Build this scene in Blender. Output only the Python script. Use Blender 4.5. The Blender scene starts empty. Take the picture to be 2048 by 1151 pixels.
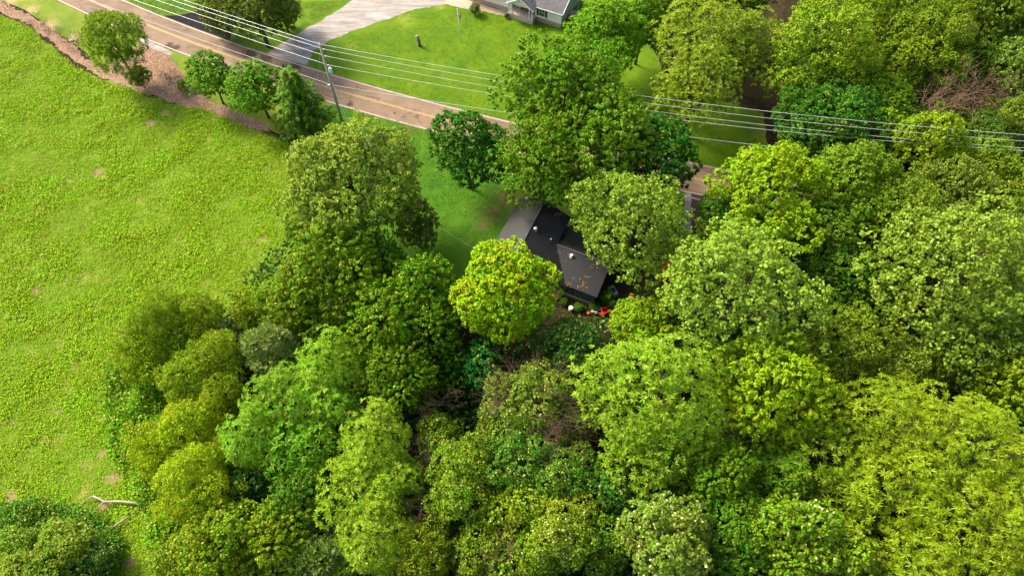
import bpy, bmesh, math, random
import numpy as np
from mathutils import Vector, Matrix
from math import sin, cos, pi, radians, atan2, sqrt, floor

# ------------------------------------------------------------------ camera, sky, sun, exposure
SC = bpy.context.scene
H, FP, PITCH = 80.0, 1366.0, radians(58.9)
camd = bpy.data.cameras.new('camera'); cam = bpy.data.objects.new('camera', camd)
SC.collection.objects.link(cam); SC.camera = cam
cam.location = (0, 0, H); cam.rotation_euler = (pi/2 - PITCH, 0, 0)
camd.sensor_width = 36.0; camd.lens = 36.0*FP/2048; camd.clip_end = 3000; camd.clip_start = 0.5
SUN_EL, SUN_AZ = radians(43), radians(-54)       # azimuth measured from +Y (away from the camera), negative = left
world = bpy.data.worlds.new('World'); SC.world = world; world.use_nodes = True
nt = world.node_tree; bg = nt.nodes['Background']
sky = nt.nodes.new('ShaderNodeTexSky'); sky.sky_type = 'NISHITA'; sky.sun_disc = False
sky.sun_elevation = SUN_EL; sky.sun_rotation = SUN_AZ; sky.dust_density = 4.0; sky.air_density = 0.7; sky.ozone_density = 0.6
nt.links.new(sky.outputs[0], bg.inputs[0]); bg.inputs[1].default_value = 0.088
sl = bpy.data.lights.new('sun', 'SUN'); so = bpy.data.objects.new('sun', sl); SC.collection.objects.link(so)
sl.energy = 1.5; sl.angle = radians(15); sl.color = (1.0, 0.90, 0.72)
sd = Vector((sin(SUN_AZ)*cos(SUN_EL), cos(SUN_AZ)*cos(SUN_EL), sin(SUN_EL)))
so.rotation_euler = sd.to_track_quat('Z', 'Y').to_euler(); so.location = (0, 0, 120)
SC.view_settings.view_transform = 'Standard'; SC.view_settings.look = 'None'
SC.view_settings.exposure = 2.12; SC.view_settings.gamma = 1.0
SC.render.engine = 'CYCLES'
SC.cycles.max_bounces = 6; SC.cycles.diffuse_bounces = 3; SC.cycles.transmission_bounces = 3
SC.cycles.glossy_bounces = 2; SC.cycles.use_denoising = True

# ------------------------------------------------------------------ helpers
rng = np.random.default_rng(7); random.seed(7)
_F = np.array([0, cos(PITCH), -sin(PITCH)]); _U = np.array([0, sin(PITCH), cos(PITCH)]); _R = np.array([1., 0, 0])
def at(x, y, z=0.0):
    d = _F*FP + _R*(x-1024) + _U*(575.5-y)
    return np.array([0, 0, H]) + d*((z-H)/d[2])
def wire_at(x, y, base, s):
    d = _F*FP + _R*(x-1024) + _U*(575.5-y); n = np.array([-s, 1.0])
    return np.array([0, 0, H]) + d*((n@base[:2])/(n@d[:2]))
def ppm(p):                                      # photo pixels per metre at a world point
    return FP/float((np.array(p)-[0, 0, H])@_F)

COL = SC.collection
def tag(o, label=None, cat=None, group=None, kind=None):
    if label: o['label'] = label
    if cat: o['category'] = cat
    if group: o['group'] = group
    if kind: o['kind'] = kind
    return o
def empty(name, loc=(0, 0, 0), rz=0.0):
    o = bpy.data.objects.new(name, None); o.location = loc; o.rotation_euler = (0, 0, rz)
    o.empty_display_size = 0.3; COL.objects.link(o); return o
def link(name, me, mats=None, parent=None, loc=None):
    o = bpy.data.objects.new(name, me); COL.objects.link(o)
    if mats is not None and not me.materials:
        for m in (mats if isinstance(mats, (list, tuple)) else [mats]): me.materials.append(m)
    if parent: o.parent = parent
    if loc is not None: o.location = loc
    return o
def np_mesh(name, verts, faces, smooth=False, attrs=None, mat_idx=None):
    """faces: (n,k) int array, all same size"""
    me = bpy.data.meshes.new(name)
    verts = np.asarray(verts, dtype=np.float32); faces = np.asarray(faces, dtype=np.int32)
    n, k = faces.shape
    me.vertices.add(len(verts)); me.vertices.foreach_set('co', verts.ravel())
    me.loops.add(n*k); me.loops.foreach_set('vertex_index', faces.ravel())
    me.polygons.add(n); me.polygons.foreach_set('loop_start', np.arange(0, n*k, k, dtype=np.int32))
    me.polygons.foreach_set('loop_total', np.full(n, k, dtype=np.int32))
    if smooth: me.polygons.foreach_set('use_smooth', np.ones(n, dtype=bool))
    if mat_idx is not None: me.polygons.foreach_set('material_index', np.asarray(mat_idx, dtype=np.int32))
    me.update(calc_edges=True)
    for nm, a in (attrs or {}).items():
        at_ = me.attributes.new(nm, 'FLOAT', 'FACE'); at_.data.foreach_set('value', np.asarray(a, dtype=np.float32))
    return me

class MB:
    def __init__(s): s.bm = bmesh.new()
    def _mat(s, loc, rot):
        m = Matrix.Translation(Vector(loc))
        if rot is not None: m = m @ Matrix.Rotation(rot[2], 4, 'Z') @ Matrix.Rotation(rot[1], 4, 'Y') @ Matrix.Rotation(rot[0], 4, 'X')
        return m
    def box(s, c, size, rot=None, bevel=0.0):
        r = bmesh.ops.create_cube(s.bm, size=1.0); vs = r['verts']
        bmesh.ops.transform(s.bm, matrix=s._mat(c, rot) @ Matrix.Diagonal((*size, 1)), verts=vs)
        if bevel:
            es = list({e for v in vs for e in v.link_edges})
            bmesh.ops.bevel(s.bm, geom=es, offset=bevel, segments=2, affect='EDGES', profile=0.7)
        return s
    def cyl(s, c, r, h, r2=None, seg=16, rot=None, caps=True):
        q = bmesh.ops.create_cone(s.bm, cap_ends=caps, segments=seg, radius1=r, radius2=r if r2 is None else r2, depth=h)
        bmesh.ops.transform(s.bm, matrix=s._mat(c, rot), verts=q['verts']); return s
    def ball(s, c, r, sc=(1, 1, 1), seg=12, rot=None):
        q = bmesh.ops.create_uvsphere(s.bm, u_segments=seg, v_segments=max(6, seg//2), radius=r)
        bmesh.ops.transform(s.bm, matrix=s._mat(c, rot) @ Matrix.Diagonal((*sc, 1)), verts=q['verts']); return s
    def tube(s, pts, rad, seg=6):
        pts = [Vector(p) for p in pts]; rad = rad if isinstance(rad, (list, tuple)) else [rad]*len(pts)
        rings = []
        for i, p in enumerate(pts):
            d = (pts[min(i+1, len(pts)-1)]-pts[max(i-1, 0)]).normalized()
            a = d.orthogonal().normalized() if i == 0 else (pa - d*pa.dot(d)).normalized()
            pa = a; b = d.cross(a)
            rings.append([s.bm.verts.new(p + (a*cos(2*pi*k/seg)+b*sin(2*pi*k/seg))*rad[i]) for k in range(seg)])
        for r0, r1 in zip(rings, rings[1:]):
            for k in range(seg): s.bm.faces.new((r0[k], r0[(k+1) % seg], r1[(k+1) % seg], r1[k]))
        s.bm.faces.new(rings[0][::-1]); s.bm.faces.new(rings[-1]); return s
    def slab(s, pts, t):                           # polygon in 3-D extruded straight down by t
        n = len(pts); top = [s.bm.verts.new(Vector(p)) for p in pts]; bot = [s.bm.verts.new(Vector(p)-Vector((0, 0, t))) for p in pts]
        s.bm.faces.new(top); s.bm.faces.new(bot[::-1])
        for i in range(n): s.bm.faces.new((top[i], bot[i], bot[(i+1) % n], top[(i+1) % n]))
        return s
    def mesh(s, name, smooth=False):
        bmesh.ops.recalc_face_normals(s.bm, faces=s.bm.faces[:])
        me = bpy.data.meshes.new(name); s.bm.to_mesh(me); s.bm.free()
        if smooth:
            for p in me.polygons: p.use_smooth = True
        return me
    def build(s, name, mat, parent=None, smooth=False, loc=None):
        return link(name, s.mesh(name, smooth), mat, parent, loc)

# ------------------------------------------------------------------ materials
def new_mat(name):
    m = bpy.data.materials.new(name); m.use_nodes = True; n = m.node_tree
    return m, n, n.nodes['Principled BSDF']
def N(n, t, **kw):
    x = n.nodes.new(t)
    for k, v in kw.items():
        if hasattr(x, k): setattr(x, k, v)
        else: x.inputs[k].default_value = v
    return x
def ramp(n, fac, stops):
    r = n.nodes.new('ShaderNodeValToRGB'); e = r.color_ramp.elements
    while len(e) < len(stops): e.new(0.5)
    for i, (p, c) in enumerate(stops): e[i].position = p; e[i].color = (*c, 1) if len(c) == 3 else c
    n.links.new(fac, r.inputs[0]); return r.outputs[0]
def noise(n, vec, scale, detail=4, rough=0.6, dist=0.0):
    x = n.nodes.new('ShaderNodeTexNoise'); x.inputs['Scale'].default_value = scale; x.inputs['Detail'].default_value = detail
    x.inputs['Roughness'].default_value = rough; x.inputs['Distortion'].default_value = dist
    n.links.new(vec, x.inputs['Vector']); return x.outputs[0]
def mix(n, fac, a, b, mode='MIX'):
    x = n.nodes.new('ShaderNodeMix'); x.data_type = 'RGBA'; x.blend_type = mode
    for i, v in ((0, fac), (6, a), (7, b)):
        if isinstance(v, (int, float)): x.inputs[i].default_value = v
        elif isinstance(v, (tuple, list)): x.inputs[i].default_value = (*v, 1) if len(v) == 3 else v
        else: n.links.new(v, x.inputs[i])
    return x.outputs[2]
def math_(n, op, a, b=0.0, c=None):
    x = n.nodes.new('ShaderNodeMath'); x.operation = op
    for i, v in enumerate((a, b) if c is None else (a, b, c)):
        if isinstance(v, (int, float)): x.inputs[i].default_value = v
        else: n.links.new(v, x.inputs[i])
    return x.outputs[0]
def wpos(n):
    g = n.nodes.new('ShaderNodeNewGeometry'); return g.outputs['Position']
def ocoord(n):
    return n.nodes.new('ShaderNodeTexCoord').outputs['Object']
def bump(n, b, h, strength=0.4, dist=0.05):
    x = n.nodes.new('ShaderNodeBump'); x.inputs['Strength'].default_value = strength; x.inputs['Distance'].default_value = dist
    n.links.new(h, x.inputs['Height']); n.links.new(x.outputs[0], b.inputs['Normal'])
def blobs(n, pos, pts, soft=0.5):
    """patches of wear at given ground points: (x, y, r) -> 0..1 mask with ragged edge"""
    out = None; nz = noise(n, pos, 1.9, 5, 0.7)
    for (x, y, r) in pts:
        v = n.nodes.new('ShaderNodeVectorMath'); v.operation = 'DISTANCE'; n.links.new(pos, v.inputs[0]); v.inputs[1].default_value = (x, y, 0)
        d = math_(n, 'DIVIDE', v.outputs['Value'], r)
        d = math_(n, 'ADD', d, math_(n, 'MULTIPLY', math_(n, 'SUBTRACT', nz, 0.5), 3.0))
        m = n.nodes.new('ShaderNodeMapRange'); m.interpolation_type = 'SMOOTHSTEP'
        n.links.new(d, m.inputs[0]); m.inputs[1].default_value = 1.0; m.inputs[2].default_value = 1.0-soft; m.inputs[3].default_value = 0; m.inputs[4].default_value = 1
        out = m.outputs[0] if out is None else math_(n, 'MAXIMUM', out, m.outputs[0])
    return out
def simple(name, col, rough=0.6, spec=0.4, var=0.15, scale=3.0, metal=0.0):
    m, n, b = new_mat(name); nz = noise(n, ocoord(n), scale, 5)
    c = mix(n, nz, tuple(x*(1-var) for x in col), tuple(min(1, x*(1+var)) for x in col)); n.links.new(c, b.inputs['Base Color'])
    b.inputs['Roughness'].default_value = rough; b.inputs['Specular IOR Level'].default_value = spec; b.inputs['Metallic'].default_value = metal
    return m

def leaf_mat(name, accent, accent_amt=0.12, tuft_hue=0.05, rough=0.6, trans=0.26, spec=0.12, val=(0.62, 1.35), patch_amt=0.0):
    m, n, b = new_mat(name)
    oi = n.nodes.new('ShaderNodeObjectInfo')
    la = n.nodes.new('ShaderNodeAttribute'); la.attribute_name = 'leaf_random'
    ta = n.nodes.new('ShaderNodeAttribute'); ta.attribute_name = 'tuft_random'
    hs = n.nodes.new('ShaderNodeHueSaturation')
    n.links.new(oi.outputs['Color'], hs.inputs['Color'])
    n.links.new(math_(n, 'MULTIPLY_ADD', ta.outputs['Fac'], tuft_hue, 0.5-tuft_hue*0.25), hs.inputs['Hue'])
    v = math_(n, 'MULTIPLY_ADD', la.outputs['Fac'], (val[1]-val[0])*0.6, val[0])
    v = math_(n, 'ADD', v, math_(n, 'MULTIPLY', ta.outputs['Fac'], (val[1]-val[0])*0.4))
    n.links.new(v, hs.inputs['Value'])
    fac = math_(n, 'GREATER_THAN', la.outputs['Fac'], 1.0-accent_amt)
    if patch_amt > 0: fac = math_(n, 'MAXIMUM', fac, math_(n, 'MULTIPLY', math_(n, 'GREATER_THAN', ta.outputs['Fac'], 1.0-patch_amt), 0.8))
    c = mix(n, fac, hs.outputs[0], accent)
    n.links.new(c, b.inputs['Base Color']); b.inputs['Roughness'].default_value = rough; b.inputs['Specular IOR Level'].default_value = spec
    tr = n.nodes.new('ShaderNodeBsdfTranslucent')
    tc = mix(n, 1.0, c, (1.15, 1.1, 0.5), 'MULTIPLY'); n.links.new(tc, tr.inputs['Color'])
    ms = n.nodes.new('ShaderNodeMixShader'); ms.inputs[0].default_value = trans
    n.links.new(b.outputs[0], ms.inputs[1]); n.links.new(tr.outputs[0], ms.inputs[2])
    n.links.new(ms.outputs[0], n.nodes['Material Output'].inputs[0]); return m

M = {}
M['maple'] = leaf_mat('maple_leaves', (0.26, 0.34, 0.03), 0.07)
M['silver'] = leaf_mat('silver_leaves', (0.25, 0.42, 0.06), 0.24, 0.02, val=(0.6, 1.4))
M['oak'] = leaf_mat('oak_leaves', (0.30, 0.30, 0.11), 0.08, 0.03)
M['yellow'] = leaf_mat('yellow_leaves', (0.10, 0.24, 0.01), 0.14, 0.09, patch_amt=0.10)
M['elm'] = leaf_mat('elm_leaves', (0.50, 0.46, 0.02), 0.06, 0.05, patch_amt=0.05)
M['comp'] = leaf_mat('compound_leaves', (0.28, 0.38, 0.04), 0.12, 0.03, val=(0.42, 1.55))
M['feather'] = leaf_mat('feathery_leaves', (0.30, 0.34, 0.03), 0.15, 0.05)
M['needle'] = leaf_mat('needles', (0.22, 0.30, 0.03), 0.10, 0.04, trans=0.3)
M['vine'] = leaf_mat('vine_leaves', (0.34, 0.40, 0.08), 0.12, 0.06)
M['flower'] = leaf_mat('flowering_leaves', (0.50, 0.52, 0.24), 0.07, 0.05)
M['weed'] = leaf_mat('weed_leaves', (0.34, 0.40, 0.04), 0.18, 0.05, val=(0.5, 1.5), trans=0.25, spec=0.1)
M['turf'] = leaf_mat('turf_blades', (0.2, 0.2, 0.01), 0.0, 0.05, val=(0.7, 1.3), trans=0.2, spec=0.1)
M['bloom'] = leaf_mat('red_blooms', (0.75, 0.14, 0.18), 0.3, 0.02)
def bark_mat(name, a, b2):
    m, n, b = new_mat(name); p = ocoord(n); mp = n.nodes.new('ShaderNodeMapping'); mp.inputs['Scale'].default_value = (6, 6, 1.2)
    n.links.new(p, mp.inputs['Vector']); nz = noise(n, mp.outputs[0], 2.0, 6)
    n.links.new(mix(n, nz, a, b2), b.inputs['Base Color']); b.inputs['Roughness'].default_value = 0.9; b.inputs['Specular IOR Level'].default_value = 0.08; bump(n, b, nz, 0.5, 0.05); return m
M['bark'] = bark_mat('bark', (0.04, 0.032, 0.022), (0.11, 0.09, 0.065))
M['deadwood'] = bark_mat('dead_wood', (0.17, 0.095, 0.055), (0.36, 0.23, 0.14))
M['twig'] = bark_mat('twigs', (0.09, 0.055, 0.035), (0.22, 0.145, 0.095))
M['palewood'] = bark_mat('pale_wood', (0.26, 0.21, 0.16), (0.50, 0.43, 0.35))

# ------------------------------------------------------------------ foliage generators
def vnoise(P, scale, seed):
    r = np.random.default_rng(seed); g = r.random((64, 64)); q = P[:, :2]/scale; i = np.floor(q).astype(int); f = q-i; f = f*f*(3-2*f)
    a = g[i[:, 0] % 64, i[:, 1] % 64]; b = g[(i[:, 0]+1) % 64, i[:, 1] % 64]; c = g[i[:, 0] % 64, (i[:, 1]+1) % 64]; d = g[(i[:, 0]+1) % 64, (i[:, 1]+1) % 64]
    return (a*(1-f[:, 0])+b*f[:, 0])*(1-f[:, 1])+(c*(1-f[:, 0])+d*f[:, 0])*f[:, 1]

def unit(v): return v/np.maximum(np.linalg.norm(v, axis=-1, keepdims=True), 1e-9)
def fib(n, zmin=-0.3, r=rng):
    i = np.arange(n)+0.5; z = 1-(1-zmin)*i/n; t = i*2.399963+r.uniform(0, 6.28); s = np.sqrt(np.maximum(0, 1-z*z))
    return unit(np.stack([s*np.cos(t), s*np.sin(t), z], 1)+r.normal(0, 0.10, (n, 3)))
def leaf_quads(C, Nn, L, W, r=rng, droop=0.0, axis=None):
    """kite-shaped leaves centred at C facing Nn; returns verts, faces"""
    n = len(C); t = r.normal(size=(n, 3)) if axis is None else axis + r.normal(0, 0.35, (n, 3))
    t = unit(t-Nn*np.sum(t*Nn, 1, keepdims=True)); b = np.cross(Nn, t)
    L = (L*r.uniform(0.7, 1.3, n))[:, None]; W = (W*r.uniform(0.7, 1.3, n))[:, None]
    v0 = C-t*L*0.5; v1 = C+b*W*0.5+t*L*0.08+Nn*W*0.12; v2 = C+t*L*0.5-Nn*L*0.10; v3 = C-b*W*0.5+t*L*0.08+Nn*W*0.12
    V = np.stack([v0, v1, v2, v3], 1).reshape(-1, 3); Fc = np.arange(4*n).reshape(n, 4)
    return V, Fc
def lobes(R, Rz, n, fr, jit, r, zmin=-0.6):
    d = fib(n, zmin, r)
    ph = r.uniform(0, 6.28, 4); az = np.arctan2(d[:, 1], d[:, 0])
    f = r.uniform(1-jit, 1.04, n)*(1+0.13*np.sin(2*az+ph[0])+0.10*np.sin(3*az+ph[1]+2*d[:, 2])+0.08*np.sin(5*az+ph[2]+3*d[:, 2]))
    a = R*fr*r.uniform(0.55, 1.45, n)
    c = d*np.array([R, R, Rz])*f[:, None]*(1-fr*0.95)
    return c, a
def tufts_on(c, a, R, Rz, spacing, r, zsq=0.8, keep=0.72):
    """points on the lobes' outer surface"""
    P, Nn, LR = [], [], []
    for i in range(len(c)):
        m = max(6, int(2*pi*a[i]**2*1.35/spacing**2)); d = fib(m, -0.35, r); rad = a[i]*r.uniform(0.72, 1.14, m)
        p = c[i]+d*rad[:, None]*np.array([1, 1, zsq])
        q = (p[:, None, :]-c[None])/np.array([1, 1, zsq]); dist = np.linalg.norm(q, axis=2)/a[None]; dist[:, i] = 9
        ok = (dist.min(1) > keep) & (vnoise(p+[50, 50, 0]+p[:, [2, 2, 2]]*[.7, .4, 0], 1.5, 77) > 0.17)
        P.append(p[ok]); Nn.append(d[ok]); LR.append(np.full(ok.sum(), r.random()))
    return np.concatenate(P), np.concatenate(Nn), np.concatenate(LR)
def broad_crown(name, R, Rz, zc, seed, n_lobe=22, fr=0.36, jit=0.25, tuft=0.95, tr=0.62, m=26, leaf=(0.36, 0.28), flat=0.55, up=0.7, rnd=0.55, radial=0.0, squash=0.6):
    r = np.random.default_rng(seed); c, a = lobes(R, Rz, n_lobe, fr, jit, r, -0.95 if R < 4 else -0.65)
    P, Nn, LR = tufts_on(c, a, R, Rz, tuft, r); n = len(P)
    ts = r.uniform(0.65, 1.25, n)[:, None, None]
    off = unit(r.normal(size=(n, m, 3)))*(r.random((n, m, 1))**0.45)*tr*ts
    dn = np.sum(off*Nn[:, None, :], 2, keepdims=True); off = off-Nn[:, None, :]*dn*(1-squash)
    if radial:                                   # sprays pushed outwards along the branch
        ax = unit(Nn*np.array([1, 1, 0.5])+np.array([0, 0, 0.25])); off = off*0.6+ax[:, None, :]*(r.random((n, m, 1))*2-0.6)*radial
    C = (P[:, None, :]+off).reshape(-1, 3)
    Ln = unit((Nn*flat)[:, None, :]+np.array([0, 0, up])+off*0.5+r.normal(0, rnd, (n, m, 3))).reshape(-1, 3)
    axis = np.repeat(Nn, m, 0)*[1, 1, 0.3] if radial else None
    V, Fc = leaf_quads(C, Ln, leaf[0], leaf[1], r, axis=axis)
    lr = r.random(n*m); t = np.repeat(0.45*LR+0.55*r.random(n), m)
    V = V+[0, 0, zc]
    return np_mesh(name, V, Fc, attrs={'leaf_random': lr, 'tuft_random': t}), c+[0, 0, zc], a
def frond_verts(P, D, L, W, r, seg=3, droop=0.5, vfold=0.35):
    """strips with a raised or sunken midrib, P base points, D directions"""
    n = len(P); side = unit(np.cross(D, np.array([0, 0, 1.0]))+1e-6); upv = unit(np.cross(side, D))
    prof = [0.35, 1.0, 0.85, 0.12] if seg == 3 else [0.4, 1.0, 0.1]
    V = []; 
    for k in range(seg+1):
        t = k/seg; c = P+D*L[:, None]*t+np.array([0, 0, -1.0])*(L*droop*t*t)[:, None]; w = (W*prof[k])[:, None]*0.5
        V += [c-side*w-upv*w*vfold, c, c+side*w-upv*w*vfold]
    V = np.stack(V, 1).reshape(-1, 3); k3 = 3*(seg+1); base = (np.arange(n)*k3)[:, None]
    q = []
    for k in range(seg):
        o = 3*k; q += [[o, o+1, o+4, o+3], [o+1, o+2, o+5, o+4]]
    Fc = (base[:, :, None]+np.array(q)[None]).reshape(-1, 4); return V, Fc
def comp_crown(name, R, Rz, zc, seed, n_lobe=20, fr=0.36, jit=0.22, tuft=1.25, fronds=10, L=0.85, W=0.24, droop=0.45, elev=(0.1, 0.75)):
    r = np.random.default_rng(seed); c, a = lobes(R, Rz, n_lobe, fr, jit, r)
    P, Nn, LR = tufts_on(c, a, R, Rz, tuft, r, keep=0.8); n = len(P); m = fronds
    Q = unit(Nn*[1, 1, 0.6]+[0, 0, 0.9])         # shoot direction
    az = np.linspace(0, 2*pi, m, endpoint=False)[None]+r.uniform(0, 6.28, (n, 1))+r.normal(0, 0.2, (n, m)); el = r.uniform(elev[0], elev[1], (n, m))
    x = unit(np.cross(Q, [0.3, 1, 0.2])); y = np.cross(Q, x)
    D = (x[:, None]*np.cos(az)[..., None]+y[:, None]*np.sin(az)[..., None])*np.cos(el)[..., None]+Q[:, None]*np.sin(el)[..., None]
    D = unit(D.reshape(-1, 3)); B = np.repeat(P, m, 0)+D*0.06
    s = np.repeat(r.uniform(0.75, 1.2, n), m)*r.uniform(0.8, 1.1, n*m)
    V, Fc = frond_verts(B, D, L*s, W*s, r, 2, droop)
    lr = np.repeat(r.random(n*m), 4); t = np.repeat(0.45*LR+0.55*r.random(n), m*4)
    return np_mesh(name, V+[0, 0, zc], Fc, attrs={'leaf_random': lr, 'tuft_random': t}), c+[0, 0, zc], a
def conifer_crown(name, h, R, seed, needle=True):
    r = np.random.default_rng(seed); P, D, LR = [], [], []
    nb = 130 if needle else 120; c = []
    for i in range(nb):
        t = (i+0.5)/nb; z = h*(0.10+0.88*t); rr = R*(1-t)**(0.52 if needle else 0.75)*r.uniform(0.75, 1.12)+0.25; a = i*2.4+r.uniform(-.3, .3)
        d = np.array([cos(a), sin(a), 0.28 if needle else 0.05]); k = max(2, int(rr/0.42))
        if i % 5 == 0 and rr > 1.0: c.append((d[0]*rr*0.8, d[1]*rr*0.8, z+0.28*rr*0.6))
        l = r.random()
        for j in range(k):
            s = (j+1)/k
            for q in range(3 if needle else 2):
                P.append([d[0]*rr*s+r.normal(0, .22*s+.05), d[1]*rr*s+r.normal(0, .22*s+.05), z+d[2]*rr*s*(1 if needle else -1.0*s*2+1)+r.normal(0, .12)])
                D.append(d); LR.append(l)
    P = np.array(P); D = unit(np.array(D)); n = len(P); LR = np.array(LR)
    if needle:
        m = 10; rd = unit(r.normal(size=(n, m, 3))+np.array([0, 0, 0.9])+D[:, None]*0.5).reshape(-1, 3); L = r.uniform(0.3, 0.5, n*m); W = np.full(n*m, 0.17)
    else:
        m = 9; rd = unit(r.normal(0, 0.45, size=(n, m, 3))+D[:, None]+np.array([0, 0, 0.15])).reshape(-1, 3); L = r.uniform(0.4, 0.75, n*m); W = np.full(n*m, 0.15)
    V, Fc = frond_verts(np.repeat(P, m, 0), rd, L, W, r, 2, 0.1 if needle else 0.55)
    return np_mesh(name, V, Fc, attrs={'leaf_random': np.repeat(r.random(n*m), 4), 'tuft_random': np.repeat(0.5*LR+0.5*r.random(n), m*4)}), np.array(c), None
def limbs_mesh(name, targets, zb, rad, seed, seg=6):
    r = random.Random(seed); mb = MB(); top = Vector((r.uniform(-.3, .3), r.uniform(-.3, .3), zb))
    ztop = max(t[2] for t in targets)
    axis = [Vector((0, 0, -0.3)), Vector((0.05, 0, 0.4)), Vector((top.x*.5, top.y*.5, zb*.55)), top, Vector((top.x+.2, top.y, zb+(ztop-zb)*0.85))]
    mb.tube(axis, [rad*1.5, rad*1.05, rad*.85, rad*.7, rad*.2], 8)
    for t in targets:
        t = Vector(t); f = r.uniform(0.35, 0.9); s = axis[2].lerp(axis[3], f) if r.random() < .6 else axis[3].lerp(axis[4], f*.6)
        mid = s.lerp(t, 0.55)+Vector((r.uniform(-.5, .5), r.uniform(-.5, .5), -0.25))
        mb.tube([s, s.lerp(mid, .5)+Vector((0, 0, .1)), mid, t], [rad*.42, rad*.33, rad*.24, rad*.08], 5)
    return mb.mesh(name, True)
def twig_mesh(name, R, Rz, zc, seed, n=26, r0=0.05, levels=2, zmin=0.0, origin=None):
    """bare, repeatedly forking branches"""
    r = random.Random(seed); V, Fc = [], []
    def tube(pts, rads, k=4):
        base = len(V)
        for i, p in enumerate(pts):
            d = (pts[min(i+1, len(pts)-1)]-pts[max(i-1, 0)]).normalized(); a = d.orthogonal().normalized(); b = d.cross(a)
            for q in range(k): V.append(tuple(p+(a*cos(2*pi*q/k)+b*sin(2*pi*q/k))*rads[i]))
        for i in range(len(pts)-1):
            for q in range(k): Fc.append((base+i*k+q, base+i*k+(q+1) % k, base+(i+1)*k+(q+1) % k, base+(i+1)*k+q))
    def grow(p, d, L, rad, lev):
        pts = [p]; q = p; dd = d
        for i in range(4):
            dd = (dd+Vector((r.gauss(0, .22), r.gauss(0, .22), r.gauss(0, .14)))).normalized(); q = q+dd*L/4; pts.append(q)
            if lev > 0 and i > 0:
                for _ in range(2):
                    grow(q, (dd+Vector((r.gauss(0, .6), r.gauss(0, .6), r.gauss(0.05, .4)))).normalized(), L*r.uniform(.4, .65), rad*.5, lev-1)
        tube(pts, [rad, rad*.85, rad*.7, rad*.5, rad*.25])
    for i in range(n):
        a = r.uniform(0, 2*pi); e = r.uniform(0.05, 1.0); d = Vector((cos(a)*cos(e)*R, sin(a)*cos(e)*R, sin(e)*Rz))
        o = Vector((r.uniform(-.12, .12)*R, r.uniform(-.12, .12)*R, zc)) if origin is None else Vector(origin)
        grow(o, d.normalized(), d.length*r.uniform(.75, 1.0), r0, levels)
    return np_mesh(name, np.array(V), np.array(Fc), smooth=True)

# crown library: (kind, size) -> list of (crown mesh, trunk mesh, R, Rz, zc)
SIZES = {'L': (8.0, 7.8, 11.7), 'M': (5.5, 6.0, 8.0), 'S': (3.2, 3.8, 3.9)}
LIB = {}
def lib(kind, size, var):
    key = (kind, size, var)
    if key in LIB: return LIB[key]
    R, Rz, zc = SIZES[size]; seed = hash_int(kind)+{'L': 1, 'M': 2, 'S': 3}[size]*17+var*101
    nl = {'L': 50, 'M': 36, 'S': 26}[size]; fr = {'L': 0.235, 'M': 0.27, 'S': 0.33}[size]
    q = {'L': 1.0, 'M': 0.95, 'S': 0.85}[size]
    nm = 'crown'
    if kind in ('maple', 'yellow', 'flower'): res = broad_crown(nm, R, Rz, zc, seed, nl, fr, 0.32, 1.0*q, 0.50*q, 22, (0.35*q, 0.28*q), rnd=0.6)
    elif kind == 'silver': res = broad_crown(nm, R, Rz, zc, seed, nl+6, fr*0.9, 0.32, 1.02*q, 0.47*q, 17, (0.31*q, 0.25*q), rnd=0.75, squash=0.9)
    elif kind == 'oak': res = broad_crown(nm, R, Rz, zc, seed, nl, fr, 0.28, 0.80*q, 0.40*q, 18, (0.36*q, 0.20*q), rnd=0.7, squash=0.9)
    elif kind == 'elm': res = broad_crown(nm, R, Rz, zc, seed, nl, fr, 0.40, 0.92*q, 0.45*q, 24, (0.36*q, 0.24*q), rnd=0.5, radial=0.50*q)
    elif kind == 'vine': res = broad_crown(nm, R, Rz*0.8, zc, seed, int(nl*1.1), fr*0.9, 0.50, 0.95*q, 0.62*q, 26, (0.27*q, 0.25*q), rnd=0.65)
    elif kind == 'feather': res = broad_crown(nm, R, Rz, zc, seed, nl+4, fr, 0.45, 1.0*q, 0.66*q, 34, (0.34*q, 0.12*q), rnd=0.9)
    elif kind == 'comp': res = comp_crown(nm, R, Rz, zc, seed, int(nl*1.5), fr*0.80, 0.40, tuft=0.98, fronds=9, L=0.52, W=0.15, droop=0.22, elev=(-0.05, 0.6))
    elif kind == 'compfine': res = comp_crown(nm, R, Rz, zc, seed, nl+4, fr, 0.35, tuft=1.05*q, fronds=8, L=0.55, W=0.19, droop=0.3, elev=(0.15, 0.9))
    elif kind == 'blue': res = comp_crown(nm, R, Rz, zc, seed, nl, fr, 0.25, tuft=0.60*q, fronds=8, L=0.42, W=0.16, droop=-0.1, elev=(0.2, 1.1))
    me, c, a = res
    sel = c[np.argsort(-c[:, 2])][:{'L': 14, 'M': 9, 'S': 6}[size]]
    tr = limbs_mesh('trunk', sel, zc-Rz*0.75, {'L': .38, 'M': .24, 'S': .13}[size], seed)
    LIB[key] = (me, tr, R, Rz, zc); return LIB[key]
def hash_int(s): return sum((i+1)*ord(ch) for i, ch in enumerate(s))

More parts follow.
